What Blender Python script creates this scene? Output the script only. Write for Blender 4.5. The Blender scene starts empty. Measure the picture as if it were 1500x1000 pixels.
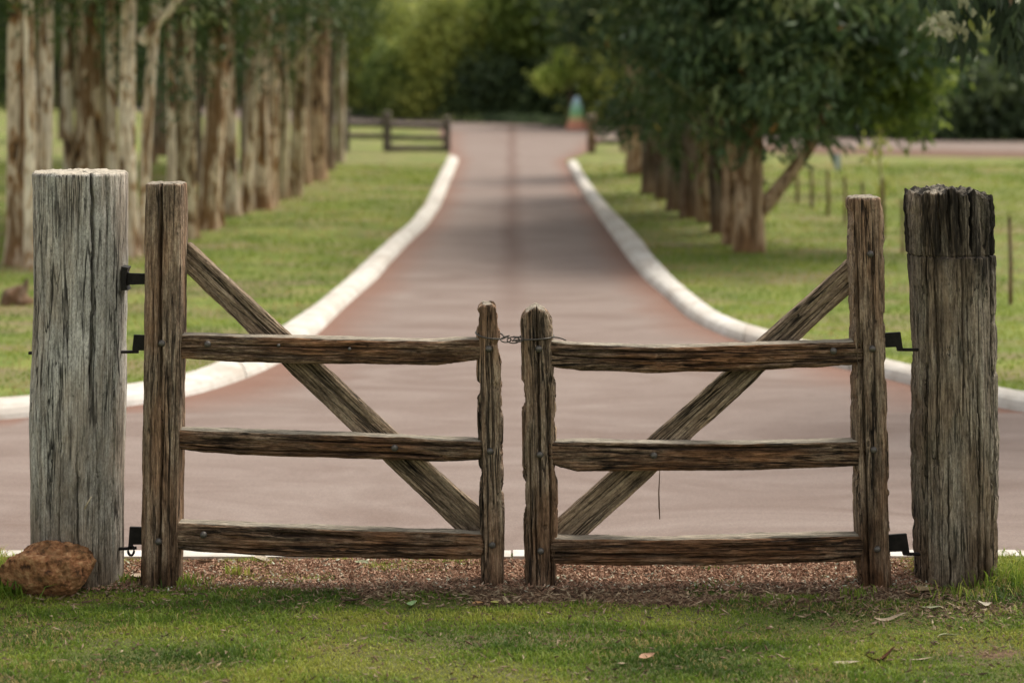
import bpy, math, random
import numpy as np
from mathutils import Vector, Matrix

S = bpy.context.scene
C = S.collection
R = math.radians
rng = np.random.default_rng(7)
random.seed(7)

# ---------------------------------------------------------------- camera
F, CAMH, HY = 2970.0, 2.39, 76.0          # focal length in px of a 1500 px wide frame, eye height, horizon row
cam = bpy.data.cameras.new('camera'); camo = bpy.data.objects.new('camera', cam); C.objects.link(camo)
camo.location = (0, 0, CAMH); camo.rotation_euler = (R(90), 0, 0)
cam.sensor_width = 36; cam.lens = F / 1500 * 36
cam.shift_y = -(500 - HY) / 1500
cam.clip_end = 2000
cam.dof.use_dof = True; cam.dof.focus_distance = 9.02; cam.dof.aperture_fstop = 1.6
S.camera = camo
S.render.resolution_x = 1024; S.render.resolution_y = 682

# ---------------------------------------------------------------- light
SUN = Vector((0.46, 0.40, 0.90)).normalized()      # towards the sun
w = bpy.data.worlds.new('World'); S.world = w; w.use_nodes = True
nt = w.node_tree; bg = nt.nodes['Background']
sky = nt.nodes.new('ShaderNodeTexSky'); sky.sky_type = 'NISHITA'; sky.sun_disc = False
sky.sun_elevation = math.asin(SUN.z); sky.sun_rotation = math.atan2(SUN.x, SUN.y)
sky.dust_density = 3.0; sky.air_density = 1.0
hs = nt.nodes.new('ShaderNodeHueSaturation'); hs.inputs['Saturation'].default_value = 0.30
wm = nt.nodes.new('ShaderNodeMix'); wm.data_type = 'RGBA'; wm.blend_type = 'MULTIPLY'; wm.inputs[0].default_value = 1; wm.inputs[7].default_value = (1.07, 1.0, .90, 1)   # grey-white cloud cover
nt.links.new(sky.outputs[0], hs.inputs['Color']); nt.links.new(hs.outputs[0], wm.inputs[6]); nt.links.new(wm.outputs[2], bg.inputs['Color'])
bg.inputs['Strength'].default_value = 0.15
sun = bpy.data.lights.new('sun', 'SUN'); suno = bpy.data.objects.new('sun', sun); C.objects.link(suno)
sun.energy = 1.9; sun.angle = R(22); sun.color = (1.0, 0.93, 0.82)
suno.rotation_euler = (-SUN).to_track_quat('-Z', 'Y').to_euler()
vs = S.view_settings; vs.view_transform = 'Standard'; vs.look = 'None'; vs.gamma = 1; vs.use_curve_mapping = False
vs.exposure = 0.66
S.cycles.max_bounces = 6; S.cycles.diffuse_bounces = 3; S.cycles.transmission_bounces = 4

# ---------------------------------------------------------------- helpers
def at(px, py, d):
    return np.array([(px - 750) / F * d, d, CAMH - (py - HY) / F * d])
def gd(px, py, z=0.0):                     # point of the plane at height z seen at a pixel
    d = (CAMH - z) * F / (py - HY)
    return np.array([(px - 750) / F * d, d, z])

_T = np.random.default_rng(11).random(65536)
def vn(x, y, z):
    x, y, z = np.broadcast_arrays(x, y, z)
    xi, yi, zi = np.floor(x).astype(np.int64), np.floor(y).astype(np.int64), np.floor(z).astype(np.int64)
    fx, fy, fz = x - xi, y - yi, z - zi
    fx, fy, fz = fx*fx*(3-2*fx), fy*fy*(3-2*fy), fz*fz*(3-2*fz)
    def h(a, b, c): return _T[((a*73856093) ^ (b*19349663) ^ (c*83492791)) & 65535]
    r = 0
    for dx in (0, 1):
        for dy in (0, 1):
            for dz in (0, 1):
                r = r + h(xi+dx, yi+dy, zi+dz) * (fx if dx else 1-fx) * (fy if dy else 1-fy) * (fz if dz else 1-fz)
    return r * 2 - 1
def fbm(x, y, z, o=4):
    r, a, s = 0, 1.0, 0
    for i in range(o):
        r = r + a * vn(x * 2**i + 17*i, y * 2**i + 5*i, z * 2**i + 9*i); s += a; a *= .5
    return r / s

def mesh(name, V, Fc, mat=None, smooth=True, attr=None):
    V = np.ascontiguousarray(V, dtype=np.float32).reshape(-1, 3)
    if not isinstance(Fc, (list, tuple)): Fc = [Fc]
    Fc = [np.asarray(f, dtype=np.int32) for f in Fc if len(f)]
    loops = np.concatenate([f.ravel() for f in Fc]).astype(np.int32)
    tot = np.concatenate([np.full(len(f), f.shape[1], np.int32) for f in Fc])
    start = np.concatenate([[0], np.cumsum(tot)[:-1]]).astype(np.int32)
    me = bpy.data.meshes.new(name)
    me.vertices.add(len(V)); me.vertices.foreach_set('co', V.ravel())
    me.loops.add(len(loops)); me.loops.foreach_set('vertex_index', loops)
    me.polygons.add(len(tot)); me.polygons.foreach_set('loop_start', start)
    try: me.polygons.foreach_set('loop_total', tot)
    except Exception: pass
    me.polygons.foreach_set('use_smooth', np.full(len(tot), smooth, bool))
    if attr is not None:
        for k, a in attr.items():
            at_ = me.attributes.new(k, 'FLOAT', 'POINT'); at_.data.foreach_set('value', np.asarray(a, np.float32))
    me.update(calc_edges=True); me.validate()
    if mat: me.materials.append(mat)
    return me
def obj(name, me, parent=None, loc=(0, 0, 0), **k):
    o = bpy.data.objects.new(name, me); C.objects.link(o); o.location = loc
    if parent: o.parent = parent
    for a, b in k.items(): o[a] = b
    return o
def thing(name, label, category, loc=(0, 0, 0), group=None):
    o = obj(name, None, None, loc, label=label, category=category)
    if group: o['group'] = group
    return o
def grid_faces(nu, nv, wrap=False):
    u = np.arange(nu if wrap else nu - 1)[:, None]; v = np.arange(nv - 1)[None, :]
    u2 = (u + 1) % nu
    a = u + v * nu; b = u2 + v * nu; c = u2 + (v+1) * nu; d = u + (v+1) * nu
    return np.stack([a, b, c, d], -1).reshape(-1, 4)

# ---------------------------------------------------------------- node helper
class N:
    def __init__(s, name):
        s.m = bpy.data.materials.new(name); s.m.use_nodes = True; s.t = s.m.node_tree
        s.b = s.t.nodes['Principled BSDF']; s.out = s.t.nodes['Material Output']
        s.b.inputs['Specular IOR Level'].default_value = 0.25
    def n(s, ty, **k):
        o = s.t.nodes.new(ty)
        for a, b in k.items():
            if hasattr(o, a): setattr(o, a, b)
        return o
    def l(s, a, b): s.t.links.new(a, b)
    def coord(s, scale=(1, 1, 1), rnd=True, kind='Object'):
        tc = s.n('ShaderNodeTexCoord'); mp = s.n('ShaderNodeMapping'); mp.inputs['Scale'].default_value = scale
        v = tc.outputs[kind]
        if rnd:
            oi = s.n('ShaderNodeObjectInfo'); mu = s.n('ShaderNodeMath', operation='MULTIPLY'); mu.inputs[1].default_value = 37.0
            s.l(oi.outputs['Random'], mu.inputs[0])
            ad = s.n('ShaderNodeVectorMath', operation='ADD'); s.l(v, ad.inputs[0]); s.l(mu.outputs[0], ad.inputs[1]); v = ad.outputs[0]
        s.l(v, mp.inputs['Vector']); return mp.outputs[0]
    def noise(s, v, scale=1, detail=6, rough=.6, dist=0):
        o = s.n('ShaderNodeTexNoise'); o.inputs['Scale'].default_value = scale; o.inputs['Detail'].default_value = detail
        o.inputs['Roughness'].default_value = rough; o.inputs['Distortion'].default_value = dist
        s.l(v, o.inputs['Vector']); return o.outputs[0]
    def ramp(s, f, stops, interp='LINEAR'):
        o = s.n('ShaderNodeValToRGB'); cr = o.color_ramp; cr.interpolation = interp
        while len(cr.elements) < len(stops): cr.elements.new(.5)
        for e, (p, c) in zip(cr.elements, stops):
            e.position = p; e.color = (c, c, c, 1) if not hasattr(c, '__len__') else (*c, 1)
        s.l(f, o.inputs[0]); return o.outputs[0]
    def mix(s, f, a, b, mode='MIX'):
        o = s.n('ShaderNodeMix', data_type='RGBA', blend_type=mode)
        for i, x in ((0, f), (6, a), (7, b)):
            if hasattr(x, 'links'): s.l(x, o.inputs[i])
            else: o.inputs[i].default_value = x if i == 0 else (*x, 1)
        return o.outputs[2]
    def math(s, op, a, b=0):
        o = s.n('ShaderNodeMath', operation=op)
        for i, x in ((0, a), (1, b)):
            if hasattr(x, 'links'): s.l(x, o.inputs[i])
            else: o.inputs[i].default_value = x
        return o.outputs[0]
    def bump(s, h, strength=.5, dist=.01):
        o = s.n('ShaderNodeBump'); o.inputs['Strength'].default_value = strength; o.inputs['Distance'].default_value = dist
        s.l(h, o.inputs['Height']); s.l(o.outputs[0], s.b.inputs['Normal'])
    def col(s, c):
        if hasattr(c, 'links'): s.l(c, s.b.inputs['Base Color'])
        else: s.b.inputs['Base Color'].default_value = (*c, 1)
    def rough(s, r): s.b.inputs['Roughness'].default_value = r

def wood(name, dark, mid, light, warm, warm_amt=.45, black_top=None, lichen=0.0, line=.95, line2=.7, bs=1.0, stain=.6, damp=None, toplit_bleach=(.52, .47, .38)):
    m = N(name); m.rough(.85)
    fib = m.noise(m.coord((120, 120, 13)), 1, 10, .72, .25)
    med = m.noise(m.coord((38, 38, 3.4)), 1, 9, .70, .8)
    pat = m.noise(m.coord((5.5, 5.5, 1.6)), 1, 6, .65)
    f2 = m.math('ADD', m.math('MULTIPLY', fib, .55), m.math('MULTIPLY', med, .45))
    c = m.ramp(f2, [(.39, dark), (.475, mid), (.60, light)])
    spk = m.noise(m.coord((150, 150, 60)), 1, 6, .75)
    c = m.mix(.75, c, m.ramp(spk, [(.34, .35), (.5, 1.0), (.66, 1.6)]), 'MULTIPLY')
    wv = m.ramp(pat, [(.44, 0), (.60, 1)])
    c = m.mix(m.math('MULTIPLY', wv, warm_amt), c, m.mix(1.0, warm, m.ramp(f2, [(.38, .35), (.60, 1.7)]), 'MULTIPLY'), 'MIX')
    c = m.mix(.8, c, m.ramp(m.noise(m.coord((9, 9, 2.2)), 1, 7, .7), [(.30, .5), (.5, 1.0), (.72, 1.5)]), 'MULTIPLY')
    lin = m.noise(m.coord((30, 30, .95)), 1, 4, .5, .5)
    chk = m.ramp(lin, [(.468, 1), (.492, .15), (.508, .15), (.532, 1)])
    lin3 = m.noise(m.coord((13, 13, .5)), 1, 5, .52, .5)
    chk3 = m.ramp(lin3, [(.485, 1), (.495, .03), (.505, .03), (.515, 1)])
    lin2 = m.noise(m.coord((75, 75, 2.4)), 1, 3, .5, .4)
    chk2 = m.ramp(lin2, [(.44, 1), (.49, .4), (.51, .4), (.56, 1)])
    c = m.mix(line2, c, chk2, 'MULTIPLY')
    c = m.mix(m.ramp(m.noise(m.coord((7, 7, 2.4)), 1, 3), [(.44, 0), (.54, line)]), c, m.mix(1.0, c, chk, 'MULTIPLY'))
    c = m.mix(m.ramp(m.noise(m.coord((5, 5, 1.5)), 1, 3), [(.40, .15), (.52, .92)]), c, m.mix(1.0, c, chk3, 'MULTIPLY'))
    pit = m.noise(m.coord((60, 60, 22)), 1, 5, .65)
    c = m.mix(1.0, c, m.ramp(pit, [(.30, .3), (.39, 1)]), 'MULTIPLY')
    st = m.noise(m.coord((6, 6, 2.6)), 1, 7, .68, .4)
    c = m.mix(stain, c, m.ramp(st, [(.36, .32), (.47, .9), (.60, 1.0), (.72, 1.5)]), 'MULTIPLY')
    up = m.n('ShaderNodeAttribute', attribute_name='toplit_bleach')        # sky light painted onto upper faces, together with some bleaching
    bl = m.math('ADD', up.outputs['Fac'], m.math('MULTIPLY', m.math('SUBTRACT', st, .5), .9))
    c = m.mix(m.ramp(bl, [(.42, 0), (.62, .8)]), c, m.mix(.75, toplit_bleach, m.ramp(f2, [(.39, .4), (.5, 1.0), (.60, 1.25)]), 'MULTIPLY'))
    if lichen:
        c = m.mix(m.ramp(m.noise(m.coord((9, 9, 4)), 1, 6, .7), [(.52, 0), (.68, lichen)]), c, (.20, .22, .15))
    if damp:
        tc = m.n('ShaderNodeTexCoord'); sp = m.n('ShaderNodeSeparateXYZ'); m.l(tc.outputs['Object'], sp.inputs[0])
        mr = m.n('ShaderNodeMapRange'); m.l(m.math('ADD', sp.outputs['Z'], m.math('MULTIPLY', m.math('SUBTRACT', st, .5), 1.6)), mr.inputs[0])
        mr.inputs[1].default_value = damp; mr.inputs[2].default_value = .02
        c = m.mix(mr.outputs[0], c, m.mix(1.0, c, (.42, .34, .26), 'MULTIPLY'))
    if black_top:
        tc = m.n('ShaderNodeTexCoord'); sp = m.n('ShaderNodeSeparateXYZ'); m.l(tc.outputs['Object'], sp.inputs[0])
        z0, z1 = black_top
        mr = m.n('ShaderNodeMapRange'); m.l(m.math('ADD', sp.outputs['Z'], m.math('MULTIPLY', m.math('SUBTRACT', st, .5), .8)), mr.inputs[0]); mr.inputs[1].default_value = z0; mr.inputs[2].default_value = z1
        k = m.math('MULTIPLY', mr.outputs[0], m.ramp(m.noise(m.coord((16, 16, 1.3)), 1, 6, .7), [(.40, .15), (.54, 1)]))
        c = m.mix(m.math('MULTIPLY', k, .93), c, (.010, .008, .006))
    m.col(c)
    h = m.math('ADD', m.math('MULTIPLY', fib, .7), m.math('ADD', m.math('MULTIPLY', med, .9), m.math('MULTIPLY', m.math('ADD', m.math('ADD', chk, chk2), m.math('MULTIPLY', chk3, 2.2)), .35)))
    m.bump(m.math('ADD', h, m.math('MULTIPLY', spk, .5)), bs, .014)
    return m.m

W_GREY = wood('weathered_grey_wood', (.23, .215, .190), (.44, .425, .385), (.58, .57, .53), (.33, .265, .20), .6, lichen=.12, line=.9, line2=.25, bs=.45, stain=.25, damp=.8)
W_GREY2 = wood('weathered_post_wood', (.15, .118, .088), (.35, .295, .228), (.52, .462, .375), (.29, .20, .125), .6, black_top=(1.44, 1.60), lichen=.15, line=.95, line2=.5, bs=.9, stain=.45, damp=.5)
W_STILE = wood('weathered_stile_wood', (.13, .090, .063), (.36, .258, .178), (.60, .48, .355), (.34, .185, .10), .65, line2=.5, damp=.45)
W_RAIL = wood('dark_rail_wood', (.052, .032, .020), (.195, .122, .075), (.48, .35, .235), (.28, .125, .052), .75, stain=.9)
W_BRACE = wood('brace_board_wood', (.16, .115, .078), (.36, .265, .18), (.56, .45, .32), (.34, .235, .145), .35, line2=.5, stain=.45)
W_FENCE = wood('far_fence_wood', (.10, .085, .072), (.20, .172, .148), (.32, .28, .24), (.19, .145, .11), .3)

def simple(name, c, rough=.8, var=0.3, sc=20, metal=0, bump=0.3):
    m = N(name); m.rough(rough); m.b.inputs['Metallic'].default_value = metal
    n = m.noise(m.coord((sc, sc, sc)), 1, 5)
    m.col(m.mix(1.0, c, m.ramp(n, [(.3, 1-var), (.7, 1+var)]), 'MULTIPLY')); m.bump(n, bump, .004); return m.m
M_IRON = simple('black_iron', (.011, .009, .008), .55, .7, 40, .0)
M_BOLT = simple('galvanised_bolt', (.13, .12, .11), .5, .35, 90, .6)
M_WIRE = simple('old_wire', (.10, .09, .08), .5, .3, 200, .6)
M_STRING = simple('dry_twine', (.10, .06, .035), .9, .3, 100)
M_WIREF = simple('grey_steel_post', (.20, .19, .17), .8, .3, 15)

# lawn
def grass_ground(name, soil_mask=False):
    m = N(name); m.rough(.95)
    tc = m.coord((1, 1, 1), rnd=False)
    big = m.noise(tc, .32, 4, .6); mid = m.noise(tc, 1.7, 5, .65); fine = m.noise(tc, 45, 4, .7)
    c = m.ramp(mid, [(.30, (.085, .125, .028)), (.48, (.155, .20, .042)), (.62, (.23, .26, .062)), (.78, (.29, .25, .11))])
    dry = m.ramp(m.noise(m.coord((.5, 1.3, 1), rnd=False), 1.0, 5, .6), [(.47, 0), (.60, .8)])
    c = m.mix(dry, c, (.23, .18, .105))
    c = m.mix(.8, c, m.ramp(fine, [(.25, .45), (.5, 1), (.75, 1.45)]), 'MULTIPLY')
    if soil_mask:
        at_ = m.n('ShaderNodeAttribute', attribute_name='soil'); s2 = m.noise(tc, 30, 6, .7)
        soil = m.ramp(s2, [(.3, (.05, .03, .018)), (.5, (.13, .075, .046)), (.72, (.25, .16, .10))])
        c = m.mix(at_.outputs['Fac'], m.mix(.6, c, (.05, .045, .02)), soil)
    m.col(c); m.bump(fine, .8, .02)
    return m.m
M_LAWN = grass_ground('lawn_grass'); M_VERGE = grass_ground('verge_ground', True)

def road_mat():
    m = N('dusty_red_bitumen'); m.rough(.8)
    tc = m.n('ShaderNodeTexCoord'); sp = m.n('ShaderNodeSeparateXYZ'); m.l(tc.outputs['Object'], sp.inputs[0])
    base = m.coord((1, 1, 1), rnd=False)
    streak = m.noise(m.coord((.45, 1.15, 1), rnd=False), 1, 7, .62, 2.6)
    c = m.ramp(streak, [(.28, (.172, .124, .104)), (.5, (.215, .167, .146)), (.72, (.262, .213, .189))])
    ed = m.n('ShaderNodeAttribute', attribute_name='edge')
    en = m.math('ADD', ed.outputs['Fac'], m.math('MULTIPLY', m.math('SUBTRACT', m.noise(base, .9, 4), .5), .5))
    c = m.mix(m.ramp(en, [(.40, 0), (.85, .7)]), c, (.20, .095, .062))
    # worn middle strip of the drive between the wheel tracks
    ax = m.math('ABSOLUTE', m.math('ADD', sp.outputs['X'], m.math('MULTIPLY', m.math('SUBTRACT', m.noise(base, .35, 3), .5), .25)))
    mr = m.n('ShaderNodeMapRange'); m.l(ax, mr.inputs[0]); mr.inputs[1].default_value = .20; mr.inputs[2].default_value = .02
    my = m.n('ShaderNodeMapRange'); m.l(sp.outputs['Y'], my.inputs[0]); my.inputs[1].default_value = 15; my.inputs[2].default_value = 26
    c = m.mix(m.math('MULTIPLY', m.math('MULTIPLY', mr.outputs[0], my.outputs[0]), .6), c, (.12, .062, .045))
    g = m.noise(base, 90, 6, .75)
    c = m.mix(.9, c, m.ramp(g, [(.3, .75), (.7, 1.25)]), 'MULTIPLY')
    m.col(c); m.bump(g, .5, .006)
    return m.m
M_ROAD = road_mat()
def kerb_mat():
    m = N('white_concrete'); m.rough(.85)
    b = m.coord((1, 1, 1)); c = m.ramp(m.noise(b, 6, 6, .65), [(.3, (.46, .43, .38)), (.6, (.66, .64, .60))])
    c = m.mix(m.ramp(m.noise(b, 1.4, 4), [(.46, 0), (.70, .5)]), c, (.36, .29, .23)); m.col(c); m.bump(m.noise(b, 60, 4), .3, .004); return m.m
M_KERB = kerb_mat()

def leaf_mat(name, stops, trans=.35, rough=.55):
    m = N(name); m.rough(rough)
    a = m.n('ShaderNodeAttribute', attribute_name='rnd')
    c = m.ramp(a.outputs['Fac'], stops)
    m.col(c)
    t = m.n('ShaderNodeBsdfTranslucent'); m.l(c, t.inputs[0])
    mx = m.n('ShaderNodeMixShader'); mx.inputs[0].default_value = trans
    m.l(m.b.outputs[0], mx.inputs[1]); m.l(t.outputs[0], mx.inputs[2]); m.l(mx.outputs[0], m.out.inputs[0]); return m.m
M_GRASSB = leaf_mat('grass_blades', [(0, (0.057, 0.110, 0.014)), (.3, (0.121, 0.202, 0.024)), (.62, (0.224, 0.307, 0.041)), (.86, (0.347, 0.381, 0.065)), (1, (0.385, 0.307, 0.122))], .4)
M_GUM = leaf_mat('gum_leaves_dark', [(0, (0.036, 0.064, 0.022)), (.5, (0.081, 0.131, 0.036)), (.85, (0.152, 0.196, 0.054)), (1, (0.365, 0.297, 0.068))], .25, .45)
M_GUMB = leaf_mat('gum_leaves_bluish', [(0, (0.044, 0.082, 0.035)), (.5, (0.104, 0.161, 0.070)), (.85, (0.222, 0.268, 0.112)), (1, (0.543, 0.268, 0.080))], .25, .40)
M_LIME = leaf_mat('lime_leaves', [(0, (0.244, 0.339, 0.060)), (.5, (0.491, 0.581, 0.137)), (1, (0.819, 0.872, 0.305))], .45)
M_OLIVE = leaf_mat('olive_leaves', [(0, (0.132, 0.164, 0.043)), (.5, (0.328, 0.374, 0.086)), (1, (0.620, 0.620, 0.156))], .3)
M_LIMEG = leaf_mat('fresh_green_leaves', [(0, (0.072, 0.117, 0.023)), (.5, (0.173, 0.234, 0.051)), (1, (0.345, 0.416, 0.103))], .4)
M_WOOD = leaf_mat('woodland_leaves', [(0, (0.093, 0.133, 0.068)), (.3, (0.278, 0.355, 0.139)), (.6, (0.620, 0.620, 0.273)), (.85, (0.620, 0.620, 0.420)), (1, (0.620, 0.620, 0.592))], .45)
M_DEEP = leaf_mat('deep_green_leaves', [(0, (0.028, 0.048, 0.024)), (.5, (0.066, 0.104, 0.044)), (1, (0.147, 0.198, 0.071))], .2)
M_MIDG = leaf_mat('mid_green_leaves', [(0, (0.071, 0.116, 0.033)), (.5, (0.172, 0.238, 0.062)), (1, (0.392, 0.456, 0.105))], .3)
M_CHIP = leaf_mat('bark_chips', [(0, (0.104, 0.058, 0.038)), (.4, (0.292, 0.163, 0.105)), (.75, (0.480, 0.307, 0.213)), (1, (0.527, 0.570, 0.445))], 0, .9)
M_LITTER = leaf_mat('dry_litter', [(0, (.05, .03, .02)), (.5, (.16, .10, .06)), (1, (.36, .29, .19))], 0, .8)

def bark(name, pale, tan, dark, tan_amt=.5):
    m = N(name); m.rough(.85)
    a = m.noise(m.coord((5.5, 5.5, 1.5)), 1, 6, .62, .7)
    c = m.ramp(a, [(.37, dark), (.43, tan), (.475, pale), (.56, [x*1.15 for x in pale]), (.60, tan), (.66, dark)])
    b = m.noise(m.coord((7, 7, 1.0)), 1, 5, .6, .3)
    c = m.mix(m.ramp(b, [(.515, 0), (.55, tan_amt)]), c, m.mix(.55, tan, dark))
    oi = m.n('ShaderNodeObjectInfo')
    c = m.mix(1.0, c, m.ramp(oi.outputs['Random'], [(0, .7), (1, 1.15)]), 'MULTIPLY')
    f = m.noise(m.coord((25, 25, 5)), 1, 5, .6)
    c = m.mix(.8, c, m.ramp(f, [(.3, .6), (.7, 1.3)]), 'MULTIPLY')
    tc = m.n('ShaderNodeTexCoord'); sp = m.n('ShaderNodeSeparateXYZ'); m.l(tc.outputs['Object'], sp.inputs[0])
    mr = m.n('ShaderNodeMapRange'); m.l(m.math('ADD', sp.outputs['Z'], m.math('MULTIPLY', b, .9)), mr.inputs[0])
    mr.inputs[1].default_value = .95; mr.inputs[2].default_value = .45       # rusty old bark kept at the butt
    c = m.mix(m.math('MULTIPLY', mr.outputs[0], .45), c, (.24, .125, .06))
    m.col(c); m.bump(m.math('ADD', a, m.math('MULTIPLY', f, .4)), .7, .03); return m.m
B_PALE = bark('pale_gum_bark', (.78, .69, .55), (.50, .34, .19), (.11, .068, .042), .5)
B_MOT = bark('mottled_gum_bark', (.72, .60, .45), (.40, .22, .09), (.055, .035, .022), .9)
B_OLV = bark('olive_gum_bark', (.66, .58, .41), (.34, .23, .11), (.09, .068, .04), .8)
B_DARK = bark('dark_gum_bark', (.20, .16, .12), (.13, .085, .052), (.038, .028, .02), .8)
B_BRN = bark('brown_gum_bark', (.42, .31, .205), (.26, .15, .07), (.045, .03, .02), .85)

# ---------------------------------------------------------------- ground, road, kerbs
def sheet(name, pts, z, mat, **k):
    import bmesh
    bm = bmesh.new(); vs_ = [bm.verts.new((p[0], p[1], z)) for p in pts]; f = bm.faces.new(vs_)
    if f.normal.z < 0: f.normal_flip()
    bmesh.ops.triangulate(bm, faces=[f]); me = bpy.data.meshes.new(name); bm.to_mesh(me); bm.free(); me.materials.append(mat)
    return obj(name, me, **k)
sheet('ground', [(-400, -60), (400, -60), (400, 500), (-400, 500)], 0, M_LAWN, kind='structure')

LI = [(672,236),(660,266),(646,302),(626,332),(600,356),(570,388),(552,410),(510,446),(466,490),(410,534),(360,556),(280,583),(187,597),(50,612),(0,618),(-150,624),(-500,626),(-2500,626)]
LO = [(658,226),(640,260),(622,298),(600,324),(570,348),(540,376),(508,405),(460,444),(424,468),(368,502),(330,522),(276,546),(187,562),(50,577),(0,581),(-150,588),(-500,590),(-2500,590)]
RI = [(830,242),(848,276),(868,306),(896,346),(920,380),(944,410),(980,440),(1006,466),(1040,484),(1070,497),(1170,526),(1298,555),(1345,567),(1460,599),(1500,607),(1650,622),(2000,626),(4000,626)]
RO = [(844,234),(862,264),(886,294),(912,320),(938,346),(958,374),(988,406),(1020,432),(1050,454),(1080,468),(1170,495),(1298,524),(1345,534),(1460,566),(1500,573),(1650,586),(2000,590),(4000,590)]
def resample(P, n, key=None):
    P = np.array(P, float); s = np.concatenate([[0], np.cumsum(np.linalg.norm(np.diff(P, axis=0), axis=1))])
    t = np.linspace(0, s[-1], n); return np.stack([np.interp(t, s, P[:, i]) for i in range(P.shape[1])], 1)
def smoothp(P, it=3):
    P = np.array(P, float)
    for _ in range(it):
        Q = P.copy(); Q[1:-1] = .25*P[:-2] + .5*P[1:-1] + .25*P[2:]; P = Q
    return P
KH = .095
def kerb(inner, outer, label):
    A = np.array([gd(x, y) for x, y in inner]); B = np.array([gd(x, y, KH) for x, y in outer])
    P = np.hstack([A[:, :2], B[:, :2]])
    P = smoothp(resample(P, 260), 6)
    mid = (P[:, :2] + P[:, 2:]) / 2; s = np.concatenate([[0], np.cumsum(np.linalg.norm(np.diff(mid, axis=0), axis=1))])
    L = s[-1]; nseg = int(L / 1.6); prof = [(-.02, -.05), (0, .0), (.05, .035), (.14, .068), (.28, .086), (.5, KH), (.86, KH), (.97, KH-.012), (1.0, KH-.03), (1.02, -.05)]
    root = obj('kerb', None, kind='structure')
    for i in range(nseg):
        t0, t1 = L*i/nseg + .008, L*(i+1)/nseg - .008
        n = 6; t = np.linspace(t0, t1, n); Q = np.stack([np.interp(t, s, P[:, j]) for j in range(4)], 1)
        zz = random.uniform(-.004, .004); V = []
        for k in range(n):
            for (u, z) in prof:
                p = Q[k, :2] * (1-u) + Q[k, 2:] * u; V.append((p[0], p[1], z + (zz if z > 0 else 0)))
        V = np.array(V); m_ = len(prof)
        Fc = grid_faces(m_, n); caps = np.array([list(range(m_)), list(range((n-1)*m_, n*m_))[::-1]])
        cen = V.mean(0); cen[2] = 0
        me = mesh('kerb_segment', V - cen, [Fc, caps], M_KERB, smooth=False)
        obj('kerb_segment', me, root, cen)
    return P
KL = kerb(LI, LO, 'left'); KR = kerb(RI, RO, 'right')

# driveway: strip along the gate plus the flared drive, lofted between the kerbs
def loft_road():
    Lm = (KL[:, :2]*.8 + KL[:, 2:]*.2); Rm = (KR[:, :2]*.8 + KR[:, 2:]*.2)
    ys = np.concatenate([np.linspace(13.4, 46, 150), np.linspace(46.5, 64, 30)])
    def edge(Q, y):
        o = np.argsort(Q[:, 1]); return np.interp(y, Q[o, 1], Q[o, 0])
    V, E = [], []
    nu = 25
    for y in ys:
        if y <= 45: xl, xr = edge(Lm, y), edge(Rm, y)
        else:
            k = (y-45)/19; xl = edge(Lm, 45) - 1.1*k**.7; xr = edge(Rm, 43) + 2.0*k**.7
        for u in np.linspace(0, 1, nu):
            V.append((xl*(1-u)+xr*u, y, .004)); E.append(abs(u*2-1)**2.2)
    o = len(V); V = np.array(V); Fc = grid_faces(nu, len(ys))
    me = mesh('driveway', V, Fc, M_ROAD, attr={'edge': E}); obj('driveway', me, kind='structure')
    # the forecourt strip running past the gate (one sheet, butting the drive at y = 13.4)
    xs = np.linspace(-60, 60, 601); xl0, xr0 = V[0, 0], V[nu-1, 0]
    Lf = Lm[np.argsort(Lm[:, 0])]; Rf = Rm[np.argsort(Rm[:, 0])]
    far = []
    for x in xs:
        if xl0 <= x <= xr0: far.append(13.4)
        elif x < xl0: far.append(min(13.4, np.interp(x, Lf[:, 0], Lf[:, 1])))
        else: far.append(min(13.4, np.interp(x, Rf[:, 0], Rf[:, 1])))
    far = np.array(far); nv = 14; vv = np.linspace(0, 1, nv)
    X = np.tile(xs, nv); Y = (9.66 + (far[None, :]-9.66)*vv[:, None]).ravel()
    Z = np.full(X.shape, .004); Ed = np.zeros(X.shape)
    for i in range(nv):
        d = (1-vv[i])*(far-9.66); e = np.clip(1-d/.7, 0, 1); e[(xs > xl0) & (xs < xr0)] *= 0; Ed[i*601:(i+1)*601] = e
    me = mesh('road', np.stack([X, Y, Z], 1), grid_faces(601, nv), M_ROAD, attr={'edge': Ed}); obj('road', me, kind='structure')
loft_road()
# cross road beyond
cr = smoothp(resample([(-44, 150), (-20, 96), (-5.6, 70), (1, 62), (8.2, 52.5), (14, 50.4), (30, 48), (80, 44)], 90), 4)
nrm = np.stack([-np.gradient(cr[:, 1]), np.gradient(cr[:, 0])], 1); nrm /= np.linalg.norm(nrm, axis=1)[:, None]
V = np.concatenate([np.stack([*(cr + nrm*u).T, np.full(len(cr), .008)], 1) for u in (-2.6, -1, 1, 2.9)])
obj('cross_road', mesh('cross_road', V, grid_faces(90, 4), M_ROAD, attr={'edge': np.repeat([.3, 0, 0, .3], 90)}), kind='structure')
M_RED = simple('red_gravel', (.15, .09, .065), .95, .35, 8)
k0 = int(np.argmax(cr[:, 0] > 7)); kn = len(cr)-k0
V = np.concatenate([np.stack([*(cr[k0:] + nrm[k0:]*u).T, np.full(kn, .012 if u > -4 else .002)], 1) for u in (-2.55, -5.6)])
obj('gravel_shoulder', mesh('gravel_shoulder', V, grid_faces(kn, 2), M_RED), kind='structure')
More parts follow.
